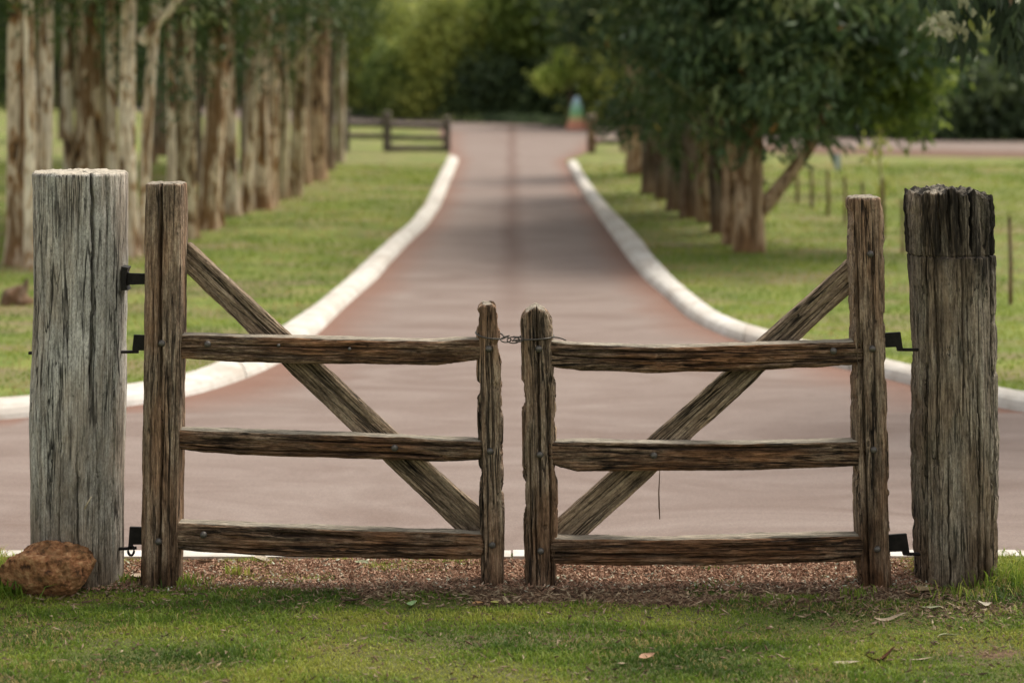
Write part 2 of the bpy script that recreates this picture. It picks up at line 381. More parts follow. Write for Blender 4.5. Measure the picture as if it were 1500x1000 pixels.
# flush concrete edge strip by the gate
root = obj('edge_strip', None, kind='structure')
for i in range(30):
    x0 = -18 + i*1.2; 
    V = np.array([(x0+.005, 9.53, -.03), (x0+1.195, 9.53, -.03), (x0+1.195, 9.53, .02), (x0+.005, 9.53, .02), (x0+.005, 9.65, .02), (x0+1.195, 9.65, .02), (x0+1.195, 9.65, -.03), (x0+.005, 9.65, -.03)])
    o = obj('edging_slab', mesh('edging_slab', V-[x0, 9.53, 0], np.array([[0,1,2,3],[3,2,5,4],[4,5,6,7],[0,3,4,7],[1,6,5,2]]), M_KERB, False), root, (x0, 9.53, random.uniform(-.003, .003)))

# verge in front of the gate
def soil_amt(X, Y):
    n = fbm(X*3.2, Y*5, 0, 4)*.16
    m_in = np.clip((X + 1.85 + n)*6, 0, 1) * np.clip((1.92 - X + n)*6, 0, 1)       # between the posts
    front = 8.93 - .24*np.clip((X+.75)*4, 0, 1) * np.clip((2.5-X)*3, 0, 1)         # bare strip reaches nearer on the right
    bare = np.clip((Y + n*.55 - front)*16, 0, 1) * m_in
    bare = bare*(1 - .85*np.clip((fbm(X*3.3+3, Y*6, 12, 4)-.12)*6, 0, 1))           # grass creeping into the mulch
    patch = np.clip((fbm(X*2.1+9, Y*4.5, 3, 4) - .36)*7, 0, 1)*.8
    patch *= np.clip(1.5-np.abs(X-2.2), .35, 1)
    return np.clip(np.maximum(bare, patch), 0, 1)
def vh(X, Y):
    return .008 + .007*fbm(X*2, Y*2, 1, 3) + .004*fbm(X*14, Y*14, 2, 3)
nx, ny = 460, 210
xs = np.sign(np.linspace(-1, 1, nx))*np.abs(np.linspace(-1, 1, nx))**1.35*7.5; ys = np.linspace(5.2, 9.53, ny)
X, Y = np.meshgrid(xs, ys); X = X.ravel(); Y = Y.ravel()
Z = vh(X, Y) * np.clip((Y-5.2)*4, 0, 1) * np.clip((7.5-np.abs(X))*2, 0, 1) + .002
obj('verge', mesh('verge', np.stack([X, Y, Z], 1), grid_faces(nx, ny), M_VERGE, attr={'soil': soil_amt(X, Y)}), kind='structure')

def blades(P, L, Wd, lean, rnd, seg=3):
    n = len(P); a = rng.random(n)*2*math.pi; t = np.stack([np.cos(a), np.sin(a), np.zeros(n)], 1)
    a2 = rng.random(n)*2*math.pi; ln = np.stack([np.cos(a2), np.sin(a2), np.zeros(n)], 1) * lean[:, None]
    V = []
    up = np.array([0, 0, 1.0])
    base1 = P - t*Wd[:, None]/2; base2 = P + t*Wd[:, None]/2
    m1 = P + (up*.62)*L[:, None] + ln*(.35*L)[:, None]
    tip = P + up*(L*(1-.35*lean))[:, None] + ln*(1.0*L)[:, None]
    V = np.stack([base1, base2, m1 + t*Wd[:, None]*.38, m1 - t*Wd[:, None]*.38, tip], 1).reshape(-1, 3)
    i = np.arange(n)[:, None]*5
    return V, [i + np.array([[0, 1, 2, 3]]), i + np.array([[3, 2, 4]])], np.repeat(rnd, 5)
def scatter_grass(n, x0, x1, y0, y1, Lr, Wr, cover=True, tuft=1.0):
    X = rng.uniform(x0, x1, n); Y = rng.uniform(y0, y1, n)
    keep = rng.random(n) > (soil_amt(X, Y)*1.02 if cover else 0)
    X, Y = X[keep], Y[keep]
    tall = np.clip(fbm(X*3.2, Y*5.5, 4, 5)*1.1+.5, 0, 1)**1.3
    edge = np.clip((np.abs(X+.05) - 1.98)*5, 0, 1) * np.clip((Y-8.6)*4, 0, 1)     # longer unmown grass by the posts
    L = rng.uniform(*Lr, len(X)) * (.55 + .8*tall) * (1 + 2.2*edge*rng.random(len(X)))
    hue = np.clip(fbm(X*1.5+4, Y*3.4, 8, 5)*1.1 + .50 + rng.normal(0, .13, len(X)), 0, .88)
    hue = np.where(rng.random(len(X)) < .02 + .28*np.clip((fbm(X*2.6, Y*6, 15, 4)-.22)*5, 0, 1), 1.0, hue)
    return blades(np.stack([X, Y, vh(X, Y)-.002 if cover else 0*X], 1), L, rng.uniform(*Wr, len(X)), rng.uniform(.3, 1.25, len(X)), hue)
def merge(parts):
    V, F4, F3, A, o = [], [], [], [], 0
    for v, f, a in parts:
        V.append(v); F4.append(f[0]+o); F3.append(f[1]+o); A.append(a); o += len(v)
    return np.concatenate(V), [np.concatenate(F4), np.concatenate(F3)], np.concatenate(A)
V, Fc, A = merge([scatter_grass(150000, -2.6, 2.6, 7.35, 9.5, (.012, .034), (.003, .007)),
                  scatter_grass(26000, -5.5, -2.6, 7.0, 9.5, (.025, .05), (.004, .007)), scatter_grass(26000, 2.6, 5.5, 7.0, 9.5, (.025, .05), (.004, .007)),
                  scatter_grass(16000, -4, 4, 5.6, 7.35, (.02, .045), (.005, .008))])
obj('grass', mesh('grass', V, Fc, M_GRASSB, attr={'rnd': A}), kind='stuff', label='short mown green grass in front of the timber gate')

# lawn tufts beyond the road
def lawn_pts(n, side):
    K = KL if side < 0 else KR
    P = []
    d = 13 + 30*rng.random(n*2)**1.5; X = (rng.random(n*2)) * 11 * (d/30+.35)
    o = np.argsort(K[:, 3]); xe = np.interp(d, K[o, 3], K[o, 2])
    # furthest edge near the corner: use the outer line directly in both senses
    oo = np.argsort(K[:, 2]); X = xe + side*(X+.03)
    ye = np.interp(X, K[oo, 2], K[oo, 3]); ok = (d > ye + .04) & (np.abs(X) < d*.30 + .5)
    return X[ok][:n], d[ok][:n]
parts = []
for sd in (-1, 1):
    X, Y = lawn_pts(60000, sd); n = len(X); sc = (Y/14)**.7
    big = fbm(X*.5+2, Y*.9, 8, 4); hue = np.clip(.55 + .5*fbm(X*.9, Y*1.4, 4, 4) + rng.normal(0, .10, n), 0, .9)
    dryp = np.clip((big-.02)*4, 0, 1); hue = np.where(rng.random(n) < dryp*.75, 1.0, hue)
    kk = rng.random(n) > dryp*.55; X, Y, hue, sc = X[kk], Y[kk], hue[kk], sc[kk]; n = len(X)
    parts.append(blades(np.stack([X, Y, 0*X], 1), rng.uniform(.015, .035, n)*sc, rng.uniform(.006, .012, n)*sc, rng.uniform(.2, .9, n), hue))
V, Fc, A = merge(parts)
obj('lawn_grass', mesh('lawn_grass', V, Fc, M_GRASSB, attr={'rnd': A}), kind='stuff', label='bright lawn grass on both sides of the driveway')

# bark mulch: small bent chips
def chips(X, Y, Z, L, Wd, rnd, tilt=.5):
    n = len(X); a = rng.random(n)*2*math.pi; ti = rng.normal(0, tilt, n); ro = rng.normal(0, tilt, n)
    u = np.stack([np.cos(a)*np.cos(ti), np.sin(a)*np.cos(ti), np.sin(ti)], 1)
    v0 = np.stack([-np.sin(a), np.cos(a), 0*a], 1); nn = np.cross(u, v0); v = v0*np.cos(ro)[:, None] + nn*np.sin(ro)[:, None]; nn = np.cross(u, v)
    P = np.stack([X, Y, Z], 1); L = L[:, None]; Wd = Wd[:, None]; h = Wd*.28
    V = np.stack([P-u*L/2, P+v*Wd/2-nn*h, P+u*L/2, P-v*Wd/2-nn*h, P+nn*h, P-nn*h*2], 1).reshape(-1, 3)
    i = np.arange(n)[:, None]*6
    T = np.concatenate([i+np.array([[a_, b_, 4]]) for a_, b_ in ((0,1),(1,2),(2,3),(3,0))] + [i+np.array([[b_, a_, 5]]) for a_, b_ in ((0,1),(1,2),(2,3),(3,0))])
    return V, T, np.repeat(rnd, 6)
n = 46000; X = rng.uniform(-2.0, 2.1, n); Y = rng.uniform(8.93, 9.56, n) 
k = rng.random(n) < np.clip((Y-8.90)*6, 0, 1)*np.where(fbm(X*3, Y*6, 5, 3) > -.35, 1, .5)*np.clip((2.05-np.abs(X+.02))*5, 0, 1); X, Y = X[k], Y[k]
Z = vh(X, Y) + rng.random(len(X))*.018*np.clip((9.56-Y)*8, .3, 1)
V, T, A = chips(X, Y, Z, rng.uniform(.008, .034, len(X)), rng.uniform(.004, .012, len(X)), np.clip(rng.normal(.5, .25, len(X)), 0, 1))
obj('mulch', mesh('mulch', V, T, M_CHIP, False, attr={'rnd': A}), kind='stuff', label='red brown bark mulch under the gate')
# leaf and twig litter on the soil strip and grass
n = 9000; X = rng.uniform(-2.6, 2.7, n); Y = 8.86 + rng.normal(0, .13, n); k = (Y < 9.2) & (rng.random(n) < .25 + .75*soil_amt(X, Y)); X, Y = X[k], Y[k]
n2 = 1400; X = np.r_[X, rng.uniform(-2.2, 2.4, n2)]; Y = np.r_[Y, rng.uniform(7.6, 8.8, n2)]
n3 = 1400; X = np.r_[X, rng.normal(2.0, .35, n3)]; Y = np.r_[Y, rng.normal(8.72, .16, n3)]
V, T, A = chips(X, Y, vh(X, Y)+.006+rng.random(len(X))*.012, rng.uniform(.012, .055, len(X)), rng.uniform(.003, .012, len(X)), np.clip(rng.normal(.5, .28, len(X)), 0, 1), .35)
obj('leaf_litter', mesh('leaf_litter', V, T, M_LITTER, False, attr={'rnd': A}), kind='stuff', label='dry leaf scraps and twigs on the soil below the gate')

# ---------------------------------------------------------------- hewn timber
def timber(name, mat, A, B, dA, dB, dc, half, parent, nz=260, nt=110, expo=5, seed=0, cracks=(), big=.006, groove=.004, fine=.0024, wane=0.0, cap=.012, extra=None, top=None, wob=0.0):
    """A, B: pixel points of the two long edges, A/B paired; built in a local frame with +Z along the grain and -Y towards the viewer."""
    PA = np.array([at(x, y, dA) for x, y in A]); PB = np.array([at(x, y, dB) for x, y in B])
    PA[:, 1] = dc; PB[:, 1] = dc
    Cn = (PA + PB)/2; O = Cn[0].copy(); az = Cn[-1] - Cn[0]; L = np.linalg.norm(az); az /= L
    ay = np.array([0, 1.0, 0]); ax = np.cross(ay, az)
    a = (PA-O)@ax; b = (PB-O)@ax; za = (PA-O)@az; zb = (PB-O)@az
    flip = a.mean() > b.mean()
    if flip: a, b, za, zb = b, a, zb, za
    # superellipse resampled by arc length, u=0 at the middle of the back, front middle at u=.5
    th = np.linspace(0, 2*math.pi, 2001) + math.pi/2
    c, s = np.cos(th), np.sin(th); e = 2/expo
    ex, ey = np.sign(c)*np.abs(c)**e, np.sign(s)*np.abs(s)**e
    wm = (b-a).mean()/2
    al = np.concatenate([[0], np.cumsum(np.hypot(np.diff(ex*wm), np.diff(ey*half)))]); al /= al[-1]
    u = np.arange(nt)/nt; ex = np.interp(u, al, ex); ey = np.interp(u, al, ey)
    z = np.linspace(0, L, nz)[:, None]
    ia, ib = np.argsort(za), np.argsort(zb)
    xa = np.interp(z, za[ia], a[ia]); xb = np.interp(z, zb[ib], b[ib])
    so = seed*13.7
    xa = xa + wob*fbm(z*4, so, 1, 4); xb = xb + wob*fbm(z*4, so, 7, 4)
    cx, hw = (xa+xb)/2, (xb-xa)/2
    X = cx + hw*ex[None]; Y = half*(1+.06*fbm(z*3, so, 3, 3))*ey[None] + 0*z
    nxv, nyv = ex*np.abs(ex)**(expo-2.0001)/wm if False else np.sign(ex)*np.abs(ex)**(expo-1)/wm, np.sign(ey)*np.abs(ey)**(expo-1)/half
    nl = np.hypot(nxv, nyv)+1e-9; nxv, nyv = nxv/nl, nyv/nl
    Z = z + 0*X
    per = 2*(2*wm+2*half)
    d = big*fbm(X*7+so, Y*7, Z*2.2, 3)
    g = fbm(X*28+so, Y*28, Z*1.6+so, 3); d = d - groove*np.clip(1-np.abs(g)*5, 0, 1)
    g2 = fbm(X*60+so, Y*60+3, Z*2.6, 3); d = d - groove*.55*np.clip(1-np.abs(g2)*4, 0, 1)
    d = d + fine*fbm(X*110, Y*110+so, Z*16, 3) + fine*1.4*fbm(X*22, Y*22+so, Z*9, 4)
    pt = vn(X*38+so, Y*38, Z*16); d = d - groove*1.2*np.clip((pt-.72)*5, 0, 1)
    uu = u[None, :] + 0*Z
    for (uc, z0, z1, wd, dp) in cracks:
        path = uc + .012*fbm(Z*2.3/1.0, so+uc*50, 2, 4)*(1.2) + .003*vn(Z*25, so, uc*9)
        du = np.abs(uu-path)*per; zz = Z/L
        win = np.clip((zz-z0)*12, 0, 1)*np.clip((z1-zz)*12, 0, 1)
        wd2 = 1.45*wd*(.55+.6*np.abs(fbm(Z*5, uc*30, so, 2)))
        d = d - dp*win*np.clip(1.25-du/wd2, 0, 1)
    if wane:      # ragged torn edge
        d = d - wane*np.clip(fbm(X*14+so, Y*6, Z*13, 5)*2.6, 0, 1)*(np.abs(ex)[None] > .8)
    if extra is not None: d = d + extra(uu, Z/L, X, Y, Z, per)
    # worn arris at both ends
    zz = np.minimum(Z, L-Z); d = d - cap*.6*np.clip(1-zz/cap, 0, 1)**2
    X = X + nxv[None]*d; Y = Y + nyv[None]*d
    if top is not None: Z = Z + top(X-cx, Y, Z)*np.clip((Z/L-.93)/.07, 0, 1)
    else: Z = Z + .004*fbm(X*40, Y*40, so, 3)*np.clip((Z/L-.97)/.03, 0, 1)
    V = [np.stack([X, Y, Z], -1).reshape(-1, 3)]
    Fs = [grid_faces(nt, nz, True)]
    def endcap(row, base, sgn):
        ring = np.stack([X[row], Y[row], Z[row]], -1); cen = ring.mean(0); out = []; ks = [.96, .88, .75, .58, .4, .2]
        for k_ in ks:
            r = cen + (ring-cen)*k_; dz = sgn*(cap*.45*(1-k_)**.5) + .010*half/.1*.6*fbm(r[:, 0]*40, r[:, 1]*40, so+5, 3)
            if top is not None and sgn > 0: r[:, 2] = L + top(r[:, 0]-cx[row], r[:, 1], L) + dz*.8
            else: r[:, 2] = ring[:, 2]*k_**.1 + (cen[2]*(1-k_**.1)) + dz
            out.append(r)
        cpt = out[-1].mean(0)
        return out, cpt
    n0 = nt*nz
    for row, sgn in ((0, -1), (nz-1, 1)):
        rings, cpt = endcap(row, n0, sgn)
        idx = [row*nt + np.arange(nt)]
        for r in rings:
            V.append(r); idx.append(n0 + np.arange(nt)); n0 += nt
        V.append(cpt[None]); ci = n0; n0 += 1
        for i in range(len(idx)-1):
            p, q = idx[i], idx[i+1]; Q = np.stack([p, np.roll(p, -1), np.roll(q, -1), q], 1)
            Fs.append(Q if sgn > 0 else Q[:, ::-1])
        q = idx[-1]; T = np.stack([q, np.roll(q, -1), np.full(nt, ci)], 1); Fs.append(T if sgn > 0 else T[:, ::-1])
    Vv = np.concatenate(V)
    tri = [f for f in Fs if f.shape[1] == 3]; qd = [f for f in Fs if f.shape[1] == 4]
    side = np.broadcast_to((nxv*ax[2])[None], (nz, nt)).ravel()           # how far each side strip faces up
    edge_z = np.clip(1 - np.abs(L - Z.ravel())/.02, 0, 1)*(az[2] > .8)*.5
    bl = np.concatenate([np.maximum(np.clip(side, 0, 1)**3, edge_z), np.full(6*nt+1, .0), np.full(6*nt+1, .75 if az[2] > .8 else 0)])  # paler rail tops and post caps, sky light put into the wood colour
    me = mesh(name, Vv, [np.concatenate(qd), np.concatenate(tri)], mat, attr={'toplit_bleach': bl})
    o = obj(name, me, parent)
    M = Matrix(((ax[0], ay[0], az[0], O[0]), (ax[1], ay[1], az[1], O[1]), (ax[2], ay[2], az[2], O[2]), (0, 0, 0, 1)))
    if parent: M = parent.matrix_basis.inverted() @ M
    o.matrix_basis = M
    return o

# big gate posts
DP = 9.16
def flare(uu, t, X, Y, Z, per): return .012*np.clip(.05-t, 0, 1)*20*np.clip(fbm(uu*9, Z*2, 1, 2)+.4, 0, 1)
YS = [885, 860, 780, 700, 620, 540, 440, 340, 280, 252]
p1 = timber('gate_post', W_GREY, list(zip([50, 49, 48, 47.5, 46, 49, 52, 52, 51, 49.5], YS)), list(zip([179, 180, 180.5, 181, 182, 183, 184, 185, 186, 186], YS)),
       DP, DP, DP, .20, None, nz=460, nt=280, expo=2.35, seed=1, big=.007, groove=.0022, fine=.0016, cap=.012,
       cracks=((.57, .45, 1.1, .0075, .05), (.40, .05, 1.1, .004, .028), (.47, .0, .55, .004, .028), (.515, .62, 1.1, .004, .022), (.62, .5, 1.1, .004, .028), (.66, .05, .7, .0045, .03), (.34, .3, 1.1, .005, .03), (.44, .2, .5, .003, .02), (.60, .0, .45, .004, .03), (.53, .05, .38, .005, .035)), extra=flare)
p1['label'] = 'thick silver grey round timber post left of the gate, red rock at its foot'; p1['category'] = 'gate post'; p1['group'] = 'thick gate posts'
YS2 = [890, 862, 780, 700, 640, 600, 520, 440, 374, 368, 330, 300, 277]
def notch(uu, t, X, Y, Z, per):
    zc = Z.max()*(890-371)/(890-277)
    above = Z > zc
    return (np.where(above, .002, 0) - .009*np.exp(-((Z-zc-.003*fbm(X*30, Y*30, 2, 2))/.0035)**2)
            - np.where(above, .020*np.clip(fbm(uu*34, Z*1.2, 8, 3)*2.4-.1, 0, 1), 0) + flare(uu, t, X, Y, Z, per)
            + .02*np.exp(-((uu-.79)*per/.05)**2-((Z-.76)/.10)**2))
def jag(x, y, z): return -.05*(np.clip(x, 0, 1)/.2)**2.5 - .012*(x/.2)**2*(x < 0) + .030*fbm(x*38, y*38, 3, 3) - .03*np.clip(.03-np.abs(x-.035+.1*y), 0, .03)/.03
p2 = timber('gate_post', W_GREY2, list(zip([1341, 1340, 1338, 1336, 1335, 1336, 1337, 1335, 1331, 1329, 1326, 1325, 1326], YS2)), list(zip([1456, 1455, 1457, 1460, 1462, 1459, 1458, 1458, 1457, 1456, 1456, 1455, 1452], YS2)),
       DP, DP, DP, .19, None, nz=480, nt=280, expo=2.4, seed=4, big=.015, groove=.0055, fine=.0028, cap=.003, wane=.008, top=jag,
       cracks=((.56, .0, .62, .006, .05), (.45, .0, .40, .004, .03), (.50, .45, .86, .004, .03), (.63, .15, 1.1, .010, .06), (.36, .1, 1.1, .008, .05), (.67, .4, 1.1, .006, .045), (.40, .3, 1.1, .005, .03), (.55, .83, 1.2, .011, .08), (.47, .84, 1.2, .009, .06), (.43, .83, 1.2, .006, .05), (.61, .84, 1.2, .009, .06), (.51, .87, 1.2, .008, .05), (.59, .0, .3, .006, .04)), extra=notch)
p2['label'] = 'thick weathered timber post right of the gate with a blackened split top'; p2['category'] = 'gate post'; p2['group'] = 'thick gate posts'
root_post = {}

# gate leaves
def dome(name, r, h, mat, nseg=14):
    V = [(0, -h, 0)]; rings = [(.35, .93), (.65, .72), (.9, .4), (1, 0), (1.02, -.3)]
    for k, hh in rings:
        for j in range(nseg): V.append((r*k*math.cos(2*math.pi*j/nseg), -h*hh, r*k*math.sin(2*math.pi*j/nseg)))
    F3 = [[0, 1+j, 1+(j+1) % nseg] for j in range(nseg)]; F4 = []
    for i in range(len(rings)-1):
        for j in range(nseg): F4.append([1+i*nseg+j, 1+(i+1)*nseg+j, 1+(i+1)*nseg+(j+1) % nseg, 1+i*nseg+(j+1) % nseg])
    return mesh(name, V, [np.array(F4), np.array(F3)], mat)
BOLT = dome('bolt', .0155, .012, M_BOLT); NAIL = dome('nail', .008, .006, M_BOLT)
def prism(name, pts, y0, y1, mat, bev=0.003):
    """outline in world (x, z), between depths y0 and y1, bevelled"""
    import bmesh
    bm = bmesh.new(); vs_ = [bm.verts.new((x, y0, z)) for x, z in pts]; f = bm.faces.new(vs_)
    r = bmesh.ops.extrude_face_region(bm, geom=[f]); ev = [g for g in r['geom'] if isinstance(g, bmesh.types.BMVert)]
    bmesh.ops.translate(bm, verts=ev, vec=(0, y1-y0, 0)); bmesh.ops.recalc_face_normals(bm, faces=bm.faces)
    bmesh.ops.bevel(bm, geom=list(bm.edges), offset=bev, segments=2, affect='EDGES', profile=.6)
    me = bpy.data.meshes.new(name); bm.to_mesh(me); bm.free(); me.materials.append(mat); return me
def pxprism(name, pts, d, y0, y1, mat, parent, bev=.003):
    P = [at(x, y, d) for x, y in pts]; cx = sum(p[0] for p in P)/len(P); cz = sum(p[2] for p in P)/len(P)
    me = prism(name, [(p[0]-cx, p[2]-cz) for p in P], y0, y1, mat, bev)
    base = Vector(parent.location) if parent else Vector((0, 0, 0))
    return obj(name, me, parent, Vector((cx, 0, cz)) - base)
def tube(name, pts, r, mat, parent=None, seg=8, sub=1):
    P = np.array(pts, float); 
    if sub > 1: P = smoothp(resample(P, len(P)*sub), 2)
    T = np.gradient(P, axis=0); T /= np.linalg.norm(T, axis=1)[:, None]
    ref = np.array([0, 0, 1.0]) if abs(T[:, 2]).mean() < .8 else np.array([1.0, 0, 0])
    U = np.cross(T, ref); U /= np.linalg.norm(U, axis=1)[:, None]; Wv = np.cross(T, U)
    th = np.arange(seg)*2*math.pi/seg; rr = np.interp(np.linspace(0, 1, len(P)), np.linspace(0, 1, max(2, np.size(r))), np.atleast_1d(r) if np.size(r) > 1 else [float(r)]*2)
    V = (P[:, None] + rr[:, None, None]*(np.cos(th)[None, :, None]*U[:, None] + np.sin(th)[None, :, None]*Wv[:, None])).reshape(-1, 3)
    Fc = grid_faces(seg, len(P), True); caps = np.array([list(range(seg))[::-1], list(range((len(P)-1)*seg, len(P)*seg))])
    base = Vector(parent.location) if parent else Vector((0, 0, 0))
    return obj(name, mesh(name, V - np.array(base), [Fc, caps], mat), parent)

DG = 9.08
gl = thing('gate_leaf', 'left leaf of the timber gate, three rails with a brace falling to the right', 'gate', at(475, 860, DG).tolist(), 'timber gate leaves')
gr = thing('gate_leaf', 'right leaf of the timber gate, three rails with a brace rising to the right', 'gate', at(1035, 860, DG).tolist(), 'timber gate leaves')
def stile(g, A, B, ys, half, **k):
    return timber('stile', W_STILE, list(zip(A, ys)), list(zip(B, ys)), DG, DG, DG, half+.010, g, nt=150, nz=360, **k)
Y6 = [862, 800, 700, 600, 500, 400, 300, 268]
stile(gl, [209, 210, 211, 212, 214, 214, 215.5, 216], [265, 266, 268, 269, 271, 272, 273, 272], Y6, .085, expo=5, seed=6, big=.004, groove=.003, cap=.008, cracks=((.505, -.1, .45, .0055, .05), (.49, .45, 1.1, .008, .06), (.60, .1, .6, .003, .02), (.44, .2, .8, .003, .02)))
Y7 = [868, 800, 740, 660, 600, 540, 500, 465, 450, 444]
stile(gl, [705, 704, 702, 700, 699, 699, 698, 697, 699, 703], [738, 738.5, 739, 737, 737, 736, 733, 732, 730, 726], Y7, .07, expo=5, seed=8, big=.004, groove=.005, wane=.020, cap=.012, wob=.003, cracks=((.40, .0, .62, .008, .06), (.52, .3, .9, .003, .02), (.38, .5, 1, .004, .03)))
Y8 = [868, 800, 740, 660, 600, 540, 500, 470, 459, 448]
def peak(x, y, z): return -.9*np.maximum(np.abs(x)-.006, 0)*.55 + .006*fbm(x*50, y*50, 3, 3)
stile(gr, [769, 768, 766, 765, 764, 763, 762, 761, 762, 766], [817, 817, 817, 815, 815, 814, 810, 808, 807, 804], Y8, .075, expo=4, seed=9, big=.006, groove=.006, wane=.020, cap=.01, wob=.004, top=peak, cracks=((.50, .3, 1.1, .005, .045), (.58, .0, .75, .007, .05), (.42, .1, .6, .005, .04), (.46, .0, .4, .004, .03)))
Y9 = [868, 800, 700, 600, 500, 400, 320, 288]
stile(gr, [1256, 1254, 1250, 1247, 1245, 1242, 1240, 1239], [1304.5, 1303, 1301, 1299, 1296, 1294.5, 1293, 1290], Y9, .085, expo=3.2, seed=10, big=.006, groove=.005, wane=.018, cap=.014, cracks=((.43, .0, .7, .007, .05), (.40, .5, 1.1, .006, .05), (.53, .3, .9, .003, .02), (.60, 0, .5, .003, .02)))
DR = 9.055; BR = .050
def rail(g, xs, yt, yb, **k):
    return timber('rail', W_RAIL, list(zip(xs, yt)), list(zip(xs, yb)), DR+BR*.9, DR-BR*.9, DR, BR, g, nt=120, nz=340, **k)
rail(gl, [266, 300, 350, 450, 550, 640, 685, 706], [485, 484.5, 487, 490, 493, 494, 492, 491], [526, 528, 531.5, 534, 534, 536, 530, 527], seed=12, expo=5, big=.004, groove=.004, cap=.010, wob=.002, cracks=((.46, .1, .8, .003, .02), (.55, .0, .5, .003, .02)))
rail(gl, [262, 300, 400, 500, 600, 650, 706], [622, 623, 627, 630, 634, 638, 640], [659, 664, 670, 673, 675.5, 677, 675], seed=13, expo=4.5, big=.005, groove=.005, cap=.012, wob=.002, cracks=((.57, .0, .9, .006, .04), (.44, .3, 1, .004, .03), (.33, .2, .7, .004, .03)))
rail(gl, [258, 300, 350, 450, 550, 650, 708], [758, 759, 761, 764, 768, 771, 773], [808, 811, 815, 820, 821, 822, 820], seed=14, expo=3.6, big=.007, groove=.006, cap=.014, wob=.003, cracks=((.42, .3, .62, .012, .05), (.61, .0, .9, .007, .04), (.50, .5, 1, .004, .03), (.70, .1, 1, .006, .03)))
rail(gr, [800, 825, 850, 950, 1050, 1150, 1230, 1262], [495, 497, 499, 502.5, 501, 497, 494, 492], [536, 540, 543, 546, 546, 541, 537, 534], seed=15, expo=5, big=.004, groove=.005, cap=.010, wob=.002, cracks=((.50, -.1, .5, .005, .04), (.42, .2, .6, .004, .03), (.57, .4, .9, .003, .02)))
rail(gr, [804, 820, 845, 950, 1050, 1150, 1265], [640, 640.5, 640, 643, 643, 642, 640], [677, 684, 691, 690, 690.5, 688, 683], seed=16, expo=6, big=.004, groove=.0025, cap=.010, wob=.002, cracks=((.40, .1, .9, .006, .03),))
rail(gr, [806, 850, 900, 1000, 1100, 1200, 1267], [780, 781, 782, 781, 779, 776.5, 775], [827, 829, 830.5, 830.5, 828, 825, 822], seed=17, expo=4, big=.006, groove=.006, cap=.012, wob=.003, cracks=((.52, -.1, .45, .007, .05), (.56, .4, .9, .005, .04), (.45, .5, .9, .005, .03), (.63, .1, 1, .005, .03)))
def brace(g, C0, C1, w0, w1, **k):
    C0, C1 = np.array(C0, float), np.array(C1, float); d = (C1-C0)/np.linalg.norm(C1-C0); nn = np.array([-d[1], d[0]])
    A, B = [], []
    for t in np.linspace(0, 1, 6):
        c = C0*(1-t)+C1*t; w_ = w0*(1-t)+w1*t; A.append(tuple(c+nn*w_/2)); B.append(tuple(c-nn*w_/2))
    return timber('brace', W_BRACE, A, B, 9.135, 9.135, 9.135, .032, g, nt=100, nz=360, expo=7, big=.003, groove=.003, cap=.006, wob=.004, **k)
brace(gl, (266, 367), (706, 778), 37, 46, seed=20, cracks=((.47, .1, .9, .003, .02),))
brace(gr, (1254, 394), (808, 799), 38, 46, seed=21, cracks=((.53, .1, .8, .003, .02),))
def bolts(g, pts, me, name, y):
    for i, (x, yy) in enumerate(pts):
        p = at(x, yy, y); obj(name, me, g, Vector(p) - Vector(g.location))
YF = DG-.094; YR = DR-BR-.001
bolts(gl, [(237, 503), (232, 793)], BOLT, 'bolt', YF-.001); bolts(gl, [(716, 511), (718, 661), (721, 798)], BOLT, 'bolt', DG-.0815)
bolts(gl, [(304, 504), (578, 656), (298, 783)], BOLT, 'bolt', YR); bolts(gl, [(408, 506), (512, 511)], NAIL, 'nail', YR)
bolts(gr, [(789, 511), (791, 666), (792, 807)], BOLT, 'bolt', DG-.0865); bolts(gr, [(1278, 511), (1280, 659), (1285, 804), (1275, 372)], BOLT, 'bolt', YF-.001)
bolts(gr, [(1221, 514), (958, 667)], BOLT, 'bolt', YR)
# hinges: dark straps carried by the gate, pintles in the thick posts
for g, n_, pts in ((gl, 'hinge_plate', [(186, 397), (190, 400), (222, 401), (222, 416), (190, 417), (186, 419)]),
                   (gl, 'hinge_plate', [(196, 490), (222, 491), (222, 513), (203, 513), (203, 517), (194, 517), (194, 510)]),
                   (gl, 'hinge_plate', [(190, 771), (216, 772), (216, 797), (195, 797), (194, 802), (188, 800)]),
                   (gr, 'hinge_plate', [(1288, 488), (1319, 486), (1323, 514), (1314, 514), (1313, 508), (1288, 509)]),
                   (gr, 'hinge_plate', [(1296, 783), (1328, 781), (1333, 813), (1323, 813), (1321, 807), (1296, 808)])):
    pxprism(n_, pts, 9.09, 9.085, 9.095+.006, M_IRON, g, .002)
pz = []
def pin(p, label_px, d=9.1, r=.0075):
    P = [at(x, y, d) for x, y in label_px]; o = tube('hinge_pin', P, r, M_IRON, None, 8)
    Mi = p.matrix_basis.inverted(); o.parent = p; o.matrix_basis = Mi
pin(p1, [(203, 515), (150, 515.5), (60, 516), (42, 517)]); pin(p2, [(1318, 512), (1340, 512), (1400, 512)])
pin(p2, [(1328, 811), (1380, 811), (1459, 810)], r=.008); pin(p1, [(200, 802), (186, 803), (150, 804)])
P = [at(192+8*math.sin(a)*.55, 806+7*math.cos(a), 9.08) for a in np.linspace(0, 2*math.pi, 14)]
o = tube('hinge_hook', P, .006, M_IRON, None, 6); o.parent = p1; o.matrix_basis = p1.matrix_basis.inverted()
o = pxprism('hinge_bracket', [(180, 389), (190, 391), (187, 398), (187, 418), (190, 424), (180, 424)], 9.1, 9.06, 9.14, M_IRON, None, .002)
o.parent = p1; o.matrix_basis = p1.matrix_basis.inverted() @ Matrix.Translation(o.location)
